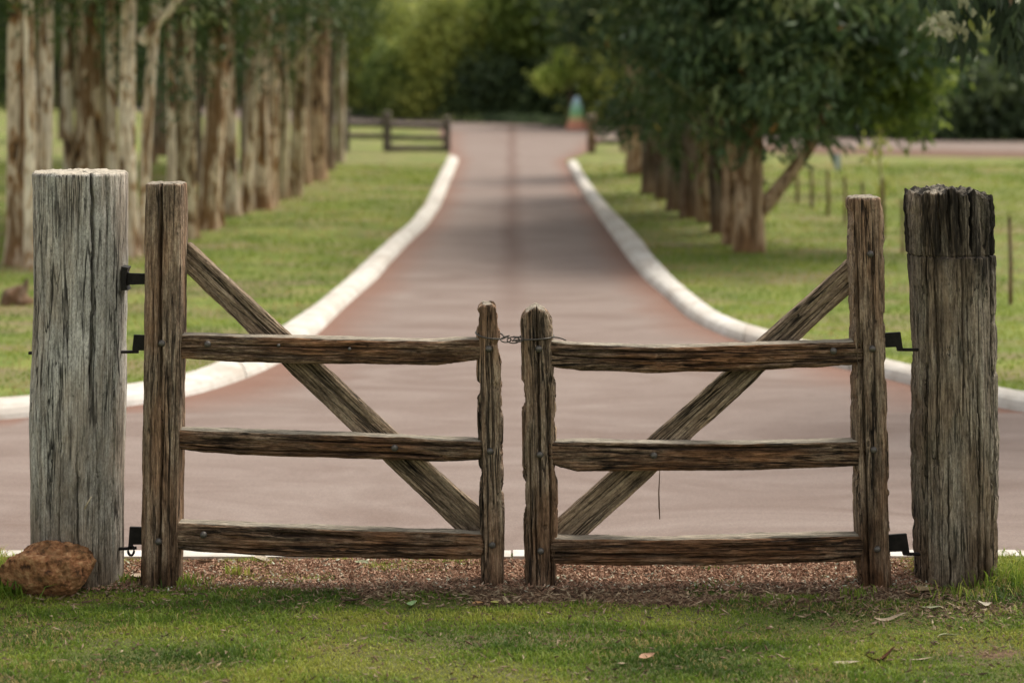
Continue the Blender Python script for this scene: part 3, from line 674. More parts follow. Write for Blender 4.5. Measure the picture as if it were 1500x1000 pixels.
# splinters standing on the left post
# wire tie
wt = thing('wire_tie', 'twisted wire looped round the two middle stiles to hold the gate shut', 'wire', at(748, 497, 8.99).tolist())
def loop(px0, px1, y0, y1, d0, d1, extra):
    P = []
    for x, y, d in extra: P.append(at(x, y, d))
    return P
tube('wire_loop', [at(*p) for p in ((742, 493, 9.0), (735, 497, 8.995), (728, 496.5, 8.99), (715, 495.5, 8.985), (704, 493, 8.99), (698, 489, 9.02), (696.5, 487, 9.08), (699, 484, 9.16), (715, 484, 9.17), (731, 487, 9.16), (736, 490, 9.08), (739, 494, 9.0), (746, 491.5, 8.99))], .0038, M_WIRE, wt, 6, 4)
tube('wire_loop', [at(*p) for p in ((750, 499, 9.0), (762, 497.5, 8.985), (775, 497.5, 8.98), (790, 497, 8.98), (803, 495.5, 8.985), (809, 494, 9.02), (812, 492, 9.1), (806, 489, 9.17), (775, 489, 9.17), (763, 492, 9.12), (761, 494, 9.02), (752, 493, 9.0))], .0038, M_WIRE, wt, 6, 4)
for (cx_, cy_, rx, ry, d) in ((741, 497.5, 7.5, 3.8, 8.992), (752, 498, 9, 4.5, 8.998), (760, 497.2, 7, 3.2, 8.975)):
    tube('wire_link', [at(cx_+rx*math.cos(a), cy_+ry*math.sin(a), d+.006*math.sin(a*2)) for a in np.linspace(0, 2*math.pi, 22)], .003, M_WIRE, wt, 6)
tube('wire_tail', [at(*p) for p in ((808, 494, 9.0), (816, 494, 8.985), (823, 495.5, 8.98), (829, 498.5, 8.99))], .0032, M_WIRE, wt, 6, 3)
tw = obj('twine', None, loc=at(966, 688, 9.0).tolist()); o = tube('twine', [at(*p) for p in ((966.5, 686, 8.992), (966, 700, 8.99), (965, 720, 8.99), (965.5, 742, 8.99), (966.5, 760, 8.99))], np.array([.0016, .0022, .003, .0035, .002]), M_STRING, None, 5)
bpy.data.objects.remove(tw); o['label'] = 'thin dry strand hanging below the middle rail of the right gate leaf'; o['category'] = 'strand'

# rock at the left post
def rock(name, c, r, mat, seed, n=3):
    import bmesh
    bm = bmesh.new(); bmesh.ops.create_icosphere(bm, subdivisions=6, radius=1); P = np.array([v.co[:] for v in bm.verts])
    q = P*1.0; f = 1 + .34*fbm(q[:, 0]*1.6+seed, q[:, 1]*1.6, q[:, 2]*1.6, 3) + .07*fbm(q[:, 0]*6, q[:, 1]*6+seed, q[:, 2]*6, 3)
    f -= .05*np.clip(fbm(q[:, 0]*11, q[:, 1]*11, q[:, 2]*16+seed, 2)*3, 0, 1) - .025*fbm(q[:, 0]*30, q[:, 1]*30, q[:, 2]*30, 2)
    rr_ = np.random.default_rng(seed); P = P*f[:, None]
    for _ in range(9):                                   # broken faces
        nn = rr_.normal(0, 1, 3); nn /= np.linalg.norm(nn); dd = P@nn - rr_.uniform(.66, .86); P = P - np.clip(dd, 0, 9)[:, None]*nn*.88
    P[:, 2] = np.where(P[:, 2] < 0, P[:, 2]*.6, P[:, 2]); P *= np.array(r)
    for v, p in zip(bm.verts, P): v.co = p
    for fc in bm.faces: fc.smooth = True
    me = bpy.data.meshes.new(name); bm.to_mesh(me); bm.free(); me.materials.append(mat); return obj(name, me, loc=c)
m = N('laterite_rock'); m.rough(.95); nb = m.noise(m.coord((1, 1, 1)), 26, 6, .65); n2_ = m.noise(m.coord((1, 1, 1)), 9, 4)
cc = m.ramp(nb, [(.36, (.06, .03, .016)), (.5, (.34, .155, .070)), (.64, (.55, .32, .16))]); cc = m.mix(m.ramp(n2_, [(.45, 0), (.6, .6)]), cc, (.13, .075, .03))
m.col(cc); m.bump(nb, 1.0, .02)
rk = rock('rock', at(72, 848, 8.93).tolist(), (.215, .16, .158), m.m, 5)
rk['label'] = 'pitted orange brown rock resting against the foot of the left post'; rk['category'] = 'rock'
# weed clump beside the rock
def clump(name, c, n, L, Wd, label, cat, spread=.06, mat=M_GRASSB, lean=1.0, hue=.45):
    P = np.stack([rng.normal(0, spread, n), rng.normal(0, spread*.7, n), np.zeros(n)], 1)
    V, Fc, A = blades(P, rng.uniform(L*.5, L, n), rng.uniform(Wd*.6, Wd, n), rng.uniform(.2, lean, n), np.clip(rng.normal(hue, .18, n), 0, 1))
    o = obj(name, mesh(name, V, Fc, mat, attr={'rnd': A}), loc=c, label=label)
    if cat == 'grass tuft': o['kind'] = 'stuff'
    else: o['category'] = cat
    return o
clump('weed_clump', (*gd(12, 876)[:2], .02), 110, .11, .014, 'broad bladed green weed left of the red rock', 'weed', .085, hue=.35)
clump('grass_tuft', (*gd(455+800, 880)[:2], .02), 60, .05, .006, 'small green tuft by the foot of the right hinge stile', 'grass tuft', .04)
clump('grass_tuft', (*gd(1475, 862)[:2], .02), 220, .13, .007, 'tall grass tuft right of the thick right post', 'grass tuft', .10, hue=.55)
clump('grass_tuft', (*gd(1415, 880)[:2], .02), 60, .085, .006, 'sparse grass tuft at the foot of the thick right post', 'grass tuft', .08, hue=.65)
clump('grass_tuft', (*gd(275, 862)[:2], .02), 90, .06, .008, 'low green tuft right of the left hinge stile', 'grass tuft', .06, hue=.5)
clump('grass_tuft', (*gd(345, 848)[:2], .02), 30, .07, .016, 'broad leaved yellow green seedling in the mulch', 'seedling', .03, hue=.85)
clump('grass_tuft', (*gd(195, 858)[:2], .02), 50, .05, .007, 'low green tuft between the left post and the gate', 'grass tuft', .05)

# fallen leaves
def leafmesh(L, Wd, curl, seed):
    r = np.random.default_rng(seed); n = 9; t = np.linspace(0, 1, n); w_ = Wd/2*np.sin(math.pi*t**.8)**.8 + .0004
    bend = curl*L*(t-.5)**2*.8 + .006*r.normal(0, 1)*np.sin(t*5); sw = L*.07*np.sin(t*2.6+r.random())
    V = np.concatenate([np.stack([(t-.5)*L, sw - w_, bend + w_*.5], 1), np.stack([(t-.5)*L, sw, bend], 1), np.stack([(t-.5)*L, sw + w_, bend + w_*.35], 1)])
    return V, grid_faces(n, 3)
def dl(px, py, L, Wd, curl, rot, col, label):
    p = gd(px, py); m_ = simple('dry_leaf_' + str(len(bpy.data.materials)), col, .7, .35, 60); m_.name = 'dry_leaf_skin'
    V, Fc = leafmesh(L, Wd, curl, int(px)); o = obj('fallen_leaf', mesh('fallen_leaf', V, Fc, m_), loc=(p[0], p[1], float(vh(p[0], p[1]))+.014))
    o.rotation_euler = (random.uniform(-.25, .5), random.uniform(-.2, .2), rot); o['label'] = label; o['category'] = 'leaf'; o['group'] = 'fallen leaves'
dl(1293, 972, .13, .055, 1.2, .1, (.10, .035, .018), 'dark red brown curled leaf on the grass at lower right')
dl(1240, 980, .11, .018, .3, -.3, (.42, .36, .26), 'pale narrow leaf left of the dark red leaf')
dl(1350, 975, .10, .016, .4, .2, (.38, .30, .22), 'pale narrow leaf right of the dark red leaf')
dl(948, 972, .07, .03, .8, .4, (.36, .21, .13), 'small tan leaf on the grass below the right gate leaf')
dl(1357, 873, .10, .075, .6, .7, (.26, .20, .11), 'broad yellow tan leaf at the foot of the right post')
dl(1335, 880, .09, .045, .7, 2.2, (.30, .19, .11), 'tan leaf left of the broad leaf by the right post')
dl(1305, 914, .14, .02, .4, .15, (.34, .27, .19), 'long pale leaf on the grass in front of the right post')
dl(1365, 899, .09, .03, .3, -.2, (.26, .28, .17), 'grey green leaf in front of the right post')
dl(1440, 895, .08, .035, 1.4, .6, (.40, .36, .28), 'pale curled leaf to the right of the right post foot')
dl(1390, 940, .09, .03, .4, .1, (.28, .29, .17), 'faded green leaf below the right post')
dl(80, 877, .10, .03, .6, -.35, (.42, .33, .22), 'beige leaf on the grass under the red rock')
dl(205, 853, .09, .06, .8, .5, (.38, .30, .22), 'pale crumpled leaf between the left post and the stile')
dl(520, 889, .12, .03, .9, .1, (.06, .035, .022), 'dark curled leaf on the soil below the left gate leaf')
dl(700, 892, .05, .03, .4, .2, (.30, .17, .07), 'small orange leaf on bare soil under the latch stiles')
dl(725, 891, .05, .03, .5, 1.0, (.30, .30, .08), 'small yellow green leaf on bare soil under the latch stiles')
dl(603, 893, .05, .03, .5, .6, (.22, .34, .15), 'small bright green leaf on bare soil below the brace')
dl(745, 968-80, .07, .02, .5, 2.5, (.30, .24, .16), 'narrow tan leaf at the foot of the latch stiles')
dl(300, 830, .08, .05, .7, .3, (.46, .40, .32), 'pale leaf on the mulch under the left bottom rail')
dl(385, 826, .09, .04, .5, -.2, (.44, .38, .30), 'pale leaf on the mulch behind the left gate leaf')
dl(533, 832, .09, .025, .3, -.15, (.30, .33, .20), 'green grey leaf on the mulch under the left gate leaf')
# twig lying at the right post
tg = tube('twig', [at(*p) for p in ((1290, 886, 8.84), (1330, 883, 8.83), (1380, 882, 8.83), (1412, 880, 8.84))], np.array([.004, .005, .005, .003]), simple('twig_bark', (.28, .18, .12), .8, .3, 60), None, 6, 3)
tg['label'] = 'pale thin twig lying in front of the right post'; tg['category'] = 'twig'
sp_ = tube('splinter', [at(124, 745, 8.955), at(129, 735, 8.95), at(134, 727, 8.955)], .0035, simple('pale_splinter', (.5, .42, .3), .8, .2, 60), None, 5); sp_.parent = p1; sp_.matrix_basis = p1.matrix_basis.inverted()

# ---------------------------------------------------------------- trees
def limb(pts, rad, seed=0, seg=18, n=None, rough=.1):
    P = np.array(pts, float); n = n or max(12, len(P)*8)
    Q = np.hstack([P, np.array(rad, float)[:, None]]); Q = smoothp(resample(Q, n), 4); P, r = Q[:, :3], Q[:, 3]
    T = np.gradient(P, axis=0); T /= np.linalg.norm(T, axis=1)[:, None]
    ref = np.array([0, 1.0, 0]); U = np.cross(T, ref); U /= np.linalg.norm(U, axis=1)[:, None]; Wv = np.cross(T, U)
    th = np.arange(seg)*2*math.pi/seg; c, s = np.cos(th), np.sin(th)
    k = 1 + rough*fbm(c[None]*1.6+seed, s[None]*1.6, P[:, 2:3]*2.0+seed, 3)*1.6
    V = P[:, None] + (r[:, None]*k)[..., None]*(c[None, :, None]*U[:, None] + s[None, :, None]*Wv[:, None])
    return V.reshape(-1, 3), grid_faces(seg, n, True)
def limb_obj(name, pts, rad, mat, parent, seed=0, **k):
    base = np.array(parent.location) if parent else np.zeros(3); V, Fc = limb(np.array(pts, float), rad, seed, **k)
    return obj(name, mesh(name, V - base, Fc, mat), parent)

def leaves(P, L, Wd, rnd, droop=.6):
    n = len(P); d = rng.normal(0, 1, (n, 3)); d /= np.linalg.norm(d, axis=1)[:, None]; d[:, 2] -= droop*1.6; d /= np.linalg.norm(d, axis=1)[:, None]
    q = rng.normal(0, 1, (n, 3)); v = np.cross(d, q); v /= np.linalg.norm(v, axis=1)[:, None]; nn = np.cross(d, v)
    L = L[:, None]; Wd = Wd[:, None]
    V = np.stack([P, P+d*L*.45+v*Wd/2+nn*Wd*.12, P+d*L, P+d*L*.45-v*Wd/2+nn*Wd*.12], 1).reshape(-1, 3)
    i = np.arange(n)[:, None]*4
    return V, i+np.array([[0, 1, 2, 3]]), np.repeat(rnd, 4)
def crown_mesh(name, ncl, per, shape, L, Wd, mat, seed, sig=.28, low=0.0, droop=.6):
    """clusters through an ellipsoid volume (rx, ry, rz), centred on the origin, uneven outline"""
    r = np.random.default_rng(seed); d = r.normal(0, 1, (ncl, 3)); d /= np.linalg.norm(d, axis=1)[:, None]
    rad = r.random(ncl)**.42; lob = 1 + .45*fbm(d[:, 0]*2+seed, d[:, 1]*2, d[:, 2]*2, 3)*1.6
    Cc = d*(rad*lob)[:, None]*np.array(shape)
    P = np.repeat(Cc, per, 0) + r.normal(0, sig, (ncl*per, 3))*np.array([1, 1, .85])
    hue = np.repeat(np.clip(r.normal(.42, .26, ncl), 0, 1), per) + r.normal(0, .14, ncl*per)
    hue = np.where(r.random(len(hue)) < .0018, 1.0, np.clip(hue, 0, .85))
    V, Fc, A = leaves(P, r.uniform(L*.6, L*1.1, len(P)), r.uniform(Wd*.6, Wd*1.2, len(P)), hue, droop)
    return mesh(name, V, Fc, mat, False, attr={'rnd': A})

GUMC = [crown_mesh('crown', 130, 85, (1.7, 1.7, 2.3), .15, .045, mt, 30+i) for i, mt in enumerate((M_GUM, M_GUM, M_GUMB))]
GUMR = [crown_mesh('crown', 105, 85, (1.7, 1.9, 2.2), .19, .07, mt, 50+i, .22) for i, mt in enumerate((M_GUMB, M_GUM, M_GUMB))]

def base_of(px, py): p = gd(px, py); return p
LROW = [  # stems: (x_base, y_base, width px at mid, x at y=0), bark, label
  ([(28, 388, 36, 26), (58, 386, 26, 66), (44, 392, 18, 40)], B_MOT, 'triple stemmed mottled gum nearest the gate in the left row', 0),
  ([(125, 345, 42, 128), (150, 343, 18, 166), (106, 347, 18, 98)], B_MOT, 'stout dark patched gum just behind the left gate post', 1),
  ([(190, 376, 26, 187), (210, 373, 18, 228), (172, 366, 14, 160)], B_PALE, 'tall smooth pale gum of several stems between the left post and the stile', 2),
  ([(272, 350, 34, 270), (252, 352, 14, 246)], B_OLV, 'broad olive streaked gum rising directly behind the left hinge stile', 0),
  ([(302, 336, 32, 322), (320, 332, 14, 338)], B_MOT, 'rusty based gum just right of the left hinge stile', 1),
  ([(338, 316, 27, 330), (354, 313, 16, 396), (366, 310, 12, 366)], B_PALE, 'pale forked gum with one stem leaning right in the left row', 2),
  ([(382, 306, 30, 380), (399, 302, 14, 404)], B_MOT, 'straight orange patched gum midway down the left row', 0),
  ([(413, 292, 20, 412), (430, 288, 22, 446)], B_OLV, 'pair of olive gum stems past the middle of the left row', 1),
  ([(463, 264, 28, 472), (448, 270, 16, 440)], B_BRN, 'brown based gum second from the far end of the left row', 2),
  ([(481, 250, 16, 486)], B_DARK, 'thin dark gum near the far end of the left row', 0),
  ([(497, 238, 14, 499)], B_PALE, 'slim pale gum at the far end of the left row by the paddock fence', 1),
]
def ztop(px0, b, py=0): return CAMH - (py-HY)/F*b[1]
for i, (stems, bk, lab, ci) in enumerate(LROW):
    b = gd(stems[0][0], stems[0][1]); t = thing('gum_tree', lab, 'tree', (b[0], b[1], 0), 'row of gum trees left of the drive')
    for j, (x0, y0, wpx, x1) in enumerate(stems):
        p = gd(x0, y0); s = p[1]/F; r = wpx*s/2*1.04; zt = ztop(0, p); X1 = (x1-750)*s
        H = 6.5; k = H/zt
        ptsT = [(p[0], p[1], -.06), (p[0]+(X1-p[0])*.10, p[1], .18), (p[0]+(X1-p[0])*.5+.03*math.sin(i*2+j), p[1], zt*.5), (X1, p[1]+.05, zt), (p[0]+(X1-p[0])*k*.8, p[1]+.2, H)]
        limb_obj('trunk' , ptsT, [r*1.4, r*1.0, r*.90, r*.84, r*.4], bk if j == 0 or i > 3 else B_PALE, t, seed=i*3+j, seg=22, n=70, rough=.055)
    s = b[1]/F
    if i == 2: limb_obj('branch', [at(205, 62, b[1]), at(222, 40, b[1]), at(246, 18, b[1]), at(268, -12, b[1]), at(330, -90, b[1])], [.07, .065, .055, .05, .03], B_PALE, t, seed=5)
    if i == 7: limb_obj('branch', [at(430, 100, b[1]), at(445, 75, b[1]), at(470, 40, b[1])], [.06, .05, .04], B_OLV, t, seed=6)
    for kx in range(2):
        sx = (-.9, .8)[kx]; limb_obj('branch', [(b[0], b[1]+.1, 3.1+.4*kx), (b[0]+sx*.5, b[1]+.3, 3.9), (b[0]+sx*1.2, b[1]+.4, 5.0)], [.07, .05, .02], bk, t, seed=7+kx, n=16, seg=8)
    c = obj('crown', GUMC[ci], t, (0.1, .3, 4.82 + .25*math.sin(i*1.7))); c.rotation_euler = (0, 0, i*1.3)
    if i >= 7: c.scale = (.62, .8, 1)
# back row of the left avenue, darker, seen through the gaps
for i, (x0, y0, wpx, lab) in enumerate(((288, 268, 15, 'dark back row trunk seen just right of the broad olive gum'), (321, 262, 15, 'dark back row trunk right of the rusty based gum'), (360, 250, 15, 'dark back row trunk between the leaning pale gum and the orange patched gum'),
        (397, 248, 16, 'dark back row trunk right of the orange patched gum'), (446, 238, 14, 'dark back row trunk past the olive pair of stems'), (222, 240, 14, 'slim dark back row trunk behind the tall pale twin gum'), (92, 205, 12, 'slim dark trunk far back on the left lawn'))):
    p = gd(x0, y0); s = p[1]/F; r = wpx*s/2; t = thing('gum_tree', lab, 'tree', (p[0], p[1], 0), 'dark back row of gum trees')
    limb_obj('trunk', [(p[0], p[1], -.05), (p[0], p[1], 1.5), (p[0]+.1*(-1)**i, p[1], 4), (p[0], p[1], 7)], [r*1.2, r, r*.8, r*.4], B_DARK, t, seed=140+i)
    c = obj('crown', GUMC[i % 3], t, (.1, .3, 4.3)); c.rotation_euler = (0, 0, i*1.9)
# trees further left
for i, (x0, y0, wpx, x1, lab) in enumerate(((239, 228, 18, 240, 'thin dark gum standing far back on the left lawn between pale trunks'), (-60, 330, 40, -50, 'gum at the left edge with leaves hanging into the frame'))):
    p = gd(x0, y0); s = p[1]/F; r = wpx*s/2; t = thing('gum_tree', lab, 'tree', (p[0], p[1], 0))
    limb_obj('trunk', [(p[0], p[1], -.05), (p[0], p[1], 1.5), (p[0]+.1, p[1], 4), (p[0], p[1], 7)], [r*1.3, r, r*.8, r*.4], B_DARK, t, seed=40+i)
    c = obj('crown', GUMC[i], t, (0.1 if i == 0 else .45, -.3, 4.9 if i == 0 else 4.35)); c.rotation_euler = (0, 0, 2.2+i)
# stump
p = gd(28, 446); st = limb_obj('tree_stump', [(p[0], p[1], -.05), (p[0]-.01, p[1], .06), (p[0]+.02, p[1], .12), (p[0]+.06, p[1], .17), (p[0]+.075, p[1], .24)], [.14, .13, .07, .025, .012], B_DARK, None, seed=3, rough=.7)
st['label'] = 'low dark jagged stump on the lawn left of the thick left post'; st['category'] = 'tree stump'

RROW = [
  ([(1098, 368, 40, 1098), (1072, 358, 26, 1066)], B_BRN, 'thick brown gum nearest the gate in the right row with a slanting side branch', 0),
  ([(1054, 341, 24, 1040)], B_DARK, 'second gum from the near end of the right row', 1),
  ([(1034, 326, 24, 1030)], B_BRN, 'third gum from the near end of the right row', 2),
  ([(1012, 319, 28, 1020)], B_DARK, 'fourth gum from the near end of the right row', 0),
  ([(992, 308, 26, 985)], B_DARK, 'fifth gum from the near end of the right row, darkest trunk', 1),
  ([(972, 292, 24, 968)], B_DARK, 'third gum from the far end of the right row', 2),
  ([(955, 284, 28, 950)], B_DARK, 'second gum from the far end of the right row', 0),
  ([(932, 256, 26, 925)], B_BRN, 'gum at the far end of the right row beside the drive', 1),
]
for i, (stems, bk, lab, ci) in enumerate(RROW):
    b = gd(stems[0][0], stems[0][1]); t = thing('gum_tree', lab, 'tree', (b[0], b[1], 0), 'row of gum trees right of the drive')
    for j, (x0, y0, wpx, x1) in enumerate(stems):
        p = gd(x0, y0); s = p[1]/F; r = wpx*s/2; zt = ztop(0, p); X1 = (x1-750)*s
        limb_obj('trunk', [(p[0], p[1], -.06), (p[0], p[1], .18), (p[0]+(X1-p[0])*.5, p[1], zt*.5), (X1, p[1]+.1, zt), (X1, p[1]+.2, 6)], [r*1.35, r*1.1, r, r*.8, r*.35], bk, t, seed=60+i*3+j, seg=22, n=60, rough=.13)
    if i == 0:
        limb_obj('branch', [at(1096, 318, b[1]), at(1122, 300, b[1]), at(1152, 262, b[1]), at(1185, 218, b[1]), at(1215, 150, b[1])], [.12, .10, .08, .075, .04], B_BRN, t, seed=71)
        limb_obj('branch', [at(1085, 260, b[1]), at(1066, 190, b[1]), at(1052, 120, b[1]), at(1030, 40, b[1])], [.09, .075, .06, .04], B_BRN, t, seed=72)
        c = obj('crown', crown_mesh('crown', 215, 72, (1.85, 1.5, 1.85), .20, .075, M_GUMB, 77, .17), t, (.38, -.1, 2.95))
        c = obj('crown', GUMR[0], t, (1.2, .9, 4.7)); c.scale = (1.15, .8, 1)
        c = obj('crown', crown_mesh('crown', 60, 60, (.42, .5, .75), .17, .065, M_LIMEG, 78, .16), t, (1.98, .4, 2.15)); c['label'] = 'lighter yellow green foliage on the right side of the crown'
    else:
        c = obj('crown', GUMR[ci], t, (.15 if i % 2 else -.1, -.1, 3.95 + .2*math.sin(i*2.1))); c.rotation_euler = (0, 0, 0)
        if i >= 3: c.scale = (.62, .8, 1); c.location.x = .35
# low dark foliage hanging among the right row
t = thing('shrub', 'low bluish shrub growing between the trunks of the right row', 'shrub', tuple(gd(1020, 312)))
obj('crown', crown_mesh('crown', 60, 70, (.45, .4, .45), .12, .05, M_GUMB, 79, .14), t, (.05, -.25, 1.0))
limb_obj('stem', [tuple(gd(1020, 312)), tuple(gd(1020, 312)+[0.05, -.1, .5]), tuple(gd(1020, 312)+[0.05, -.2, 1.0])], [.03, .025, .015], B_DARK, t)

# sapling on the right lawn
p = gd(1290, 330); t = thing('sapling', 'spindly sapling with a few drooping leaves behind the right hinge stile', 'sapling', (p[0], p[1], 0))
limb_obj('stem', [(p[0], p[1], 0), (p[0]+.02, p[1], .6), tuple(at(1288, 235, p[1])), tuple(at(1292, 190, p[1]))], [.022, .018, .014, .008], B_OLV, t, n=24, seg=8)
P = np.array([at(x, y, p[1]) for x, y in ((1282, 225), (1290, 240), (1296, 262), (1300, 270), (1278, 212), (1293, 205), (1288, 196), (1270, 215))]); P = np.repeat(P, 12, 0) + rng.normal(0, .07, (96, 3))
V, Fc, A = leaves(P, rng.uniform(.08, .15, 96), rng.uniform(.03, .05, 96), np.clip(rng.normal(.7, .25, 96), 0, 1), 1.2)
obj('foliage', mesh('foliage', V - np.array([p[0], p[1], 0]), Fc, M_OLIVE, False, attr={'rnd': A}), t)

# overhanging tree at the top right corner (trunk out of frame)
bx, by = 5.0, 14.6; t = thing('gum_tree', 'leafy branch tips of a near gum hanging into the top right corner', 'tree', (bx, by, 0))
limb_obj('trunk', [(bx, by, -.05), (bx, by, 1.5), (bx+.1, by, 3.5), (bx, by, 6)], [.26, .2, .17, .1], B_BRN, t, seed=90)
D = 13.6
limb_obj('branch', [(bx, by, 3.6), (4.3, 14.0, 3.75), tuple(at(1480, -60, D)), tuple(at(1440, -20, D)), tuple(at(1400, -2, D)), tuple(at(1388, 20, D))], [.08, .05, .03, .018, .01, .005], B_BRN, t, seg=8, n=50)
limb_obj('branch', [tuple(at(1520, -70, D)), tuple(at(1490, -30, D)), tuple(at(1478, 10, D)), tuple(at(1474, 50, D))], [.03, .02, .012, .006], B_BRN, t, seg=8, n=30)
cl = [(1400, 30, 24), (1412, 62, 18), (1396, 74, 18), (1384, 8, 22), (1428, 18, 22), (1478, 36, 36), (1470, 66, 26), (1492, 60, 34), (1488, 20, 40), (1462, 6, 30), (1440, -8, 34), (1356, 4, 8), (1496, 95, 22), (1480, 92, 10)]
P = []
for x, y, k in cl: P += [at(x + random.gauss(0, 10), y-14 + random.gauss(0, 10), D + random.gauss(0, .16)) for _ in range(int(k*1.05))]
P = np.array(P); V, Fc, A = leaves(P, rng.uniform(.11, .17, len(P)), rng.uniform(.048, .07, len(P)), np.clip(rng.normal(.12, .15, len(P)), 0, .9), 1.5)
obj('foliage', mesh('foliage', V - np.array([bx, by, 0]), Fc, M_DEEP, False, attr={'rnd': A}), t)
M_BLOS = leaf_mat('pale_young_leaves', [(0, (.22, .24, .13)), (1, (.42, .42, .27))], .4)
P = np.array([at(x + random.gauss(0, 6), y-8 + random.gauss(0, 6), D-.32+random.gauss(0, .05)) for x, y in ((1372, 38), (1388, 30), (1400, 42), (1366, 36), (1378, 48), (1410, 46), (1416, 12), (1392, 46)) for _ in range(8)])
V, Fc, A = leaves(P, rng.uniform(.055, .085, len(P)), rng.uniform(.04, .06, len(P)), rng.random(len(P)), .8)
o = obj('pale_leaves', mesh('pale_leaves', V - np.array([bx, by, 0]), Fc, M_BLOS, False, attr={'rnd': A}), t); o['label'] = 'cream green young leaves'
obj('crown', crown_mesh('crown', 130, 70, (1.5, 1.5, 1.3), .14, .045, M_GUM, 93), t, (.6, .4, 5.2))

# background wood: distinct trees, then the mass behind
def front(x):
    x = np.asarray(x, float); yr = np.interp(x, cr[:, 0], cr[:, 1]) + 3.6; return np.where(x < -6.5, np.maximum(86.0 - (x > -9)*4, 0), yr)
def bush(px, off, rx, rz, zc, mat, lab, seed, L=.30, ncl=150, per=75, name='bushy_tree'):
    d = 75.0
    for _ in range(12): d = .5*d + .5*(float(front((px-750)/F*d)) + off)
    x = (px-750)/F*d; t = thing(name, lab, 'tree', (x, d, 0), 'trees beyond the cross road')
    limb_obj('trunk', [(x, d, -.05), (x+.05, d, zc*.6), (x, d, zc+rz*.4)], [.22, .15, .05], B_DARK, t, n=16, seg=10)
    c = obj('crown', crown_mesh('crown', ncl, per, (rx, rx*.8, rz), L, L*.45, mat, seed, .38, droop=.3), t, (0, 0, zc))
BG = [
 (545, 2.4, 1.9, 1.9, 2.4, M_OLIVE, 'olive green tree behind the left paddock fence'),
 (470, 3.0, 2.4, 2.8, 3.0, M_MIDG, 'green tree glimpsed between the far trunks of the left row'),
 (605, 1.5, 1.2, 1.1, 1.5, M_MIDG, 'mid green bush above the left paddock fence'),
 (660, 2.0, 1.5, 2.3, 2.2, M_OLIVE, 'olive tree left of the dark gap over the road end'),
 (735, 3.6, 1.8, 1.5, 1.0, M_DEEP, 'very dark low tree in the gap over the end of the drive'),
 (775, 5.0, 1.5, 1.4, 3.5, M_LIMEG, 'fresh green tree standing high behind the lime tree'),
 (900, 2.2, 1.6, 3.0, 2.9, M_DEEP, 'dark tree behind the right end of the drive'),
 (965, 1.8, 1.6, 2.0, 2.0, M_OLIVE, 'olive tree behind the far trunks of the right row'),
 (1130, 3.0, 2.4, 3.0, 2.8, M_DEEP, 'dark tree behind the right hand crown beyond the road'),
 (1250, 3.0, 1.8, 2.6, 3.2, M_MIDG, 'mid green tree beyond the road above the right hinge stile'),
 (1345, 4.0, 1.8, 2.0, 3.6, M_OLIVE, 'olive tree beyond the road above the right post'),
 (1440, 1.6, 2.0, 1.5, .9, M_DEEP, 'very dark thicket beyond the road at the right edge'),
 (130, 2.0, 3.0, 3.2, 3.2, M_DEEP, 'dark tree behind the left lawn at the left edge'),
 (300, 3.0, 3.0, 3.2, 3.2, M_DEEP, 'dark tree behind the middle of the left row'),
 (20, 1.0, 2.4, 2.8, 3.0, M_DEEP, 'dark tree at the far left beyond the lawn'),
]
for i, (px, d, rx, rz, zc, mt, lab) in enumerate(BG): bush(px, d, rx*1.15, rz, zc, mt, lab, 100+i)
n = 24000; x = rng.uniform(-7, 24, n); z = rng.random(n)**1.3*(.8+.6*fbm(x*.6, 1, 2, 3))*(.22+1.1*np.clip(x-7, 0, 1)); y = front(x) + .6 + rng.normal(.6, .5, n)
V, Fc, A = leaves(np.stack([x, y, z], 1), rng.uniform(.15, .3, n), rng.uniform(.08, .15, n), np.clip(fbm(x*.8, z, 3, 3)+.35-.35*np.clip(x-7, 0, 1)+rng.normal(0, .12, n), 0, 1), .1)
obj('undergrowth', mesh('undergrowth', V, Fc, M_WOOD, False, attr={'rnd': A}), kind='stuff', label='low dark undergrowth along the far edge of the cross road')
# lime shrub by the road end
p = gd(838, 186); t = thing('small_tree', 'small lime green tree standing beside the end of the drive', 'tree', (p[0]-.1, 64, 0))
limb_obj('trunk', [tuple(at(838, 178, 64)*[1, 1, 0]), tuple(at(838, 150, 64)), tuple(at(832, 118, 64)), tuple(at(828, 100, 64))], [.10, .08, .06, .03], B_DARK, t, n=18, seg=10)
b0 = np.array([p[0]-.1, 64, 0])
for k, (x, y, rx, rz) in enumerate(((812, 112, .50, .28), (846, 104, .42, .28), (829, 86, .22, .28), (868, 126, .28, .22))):
    obj('crown', crown_mesh('crown', 36, 60, (rx, rx, rz), .2, .09, M_LIME, 200+k, .13), t, (at(x, y, 64) - b0).tolist())
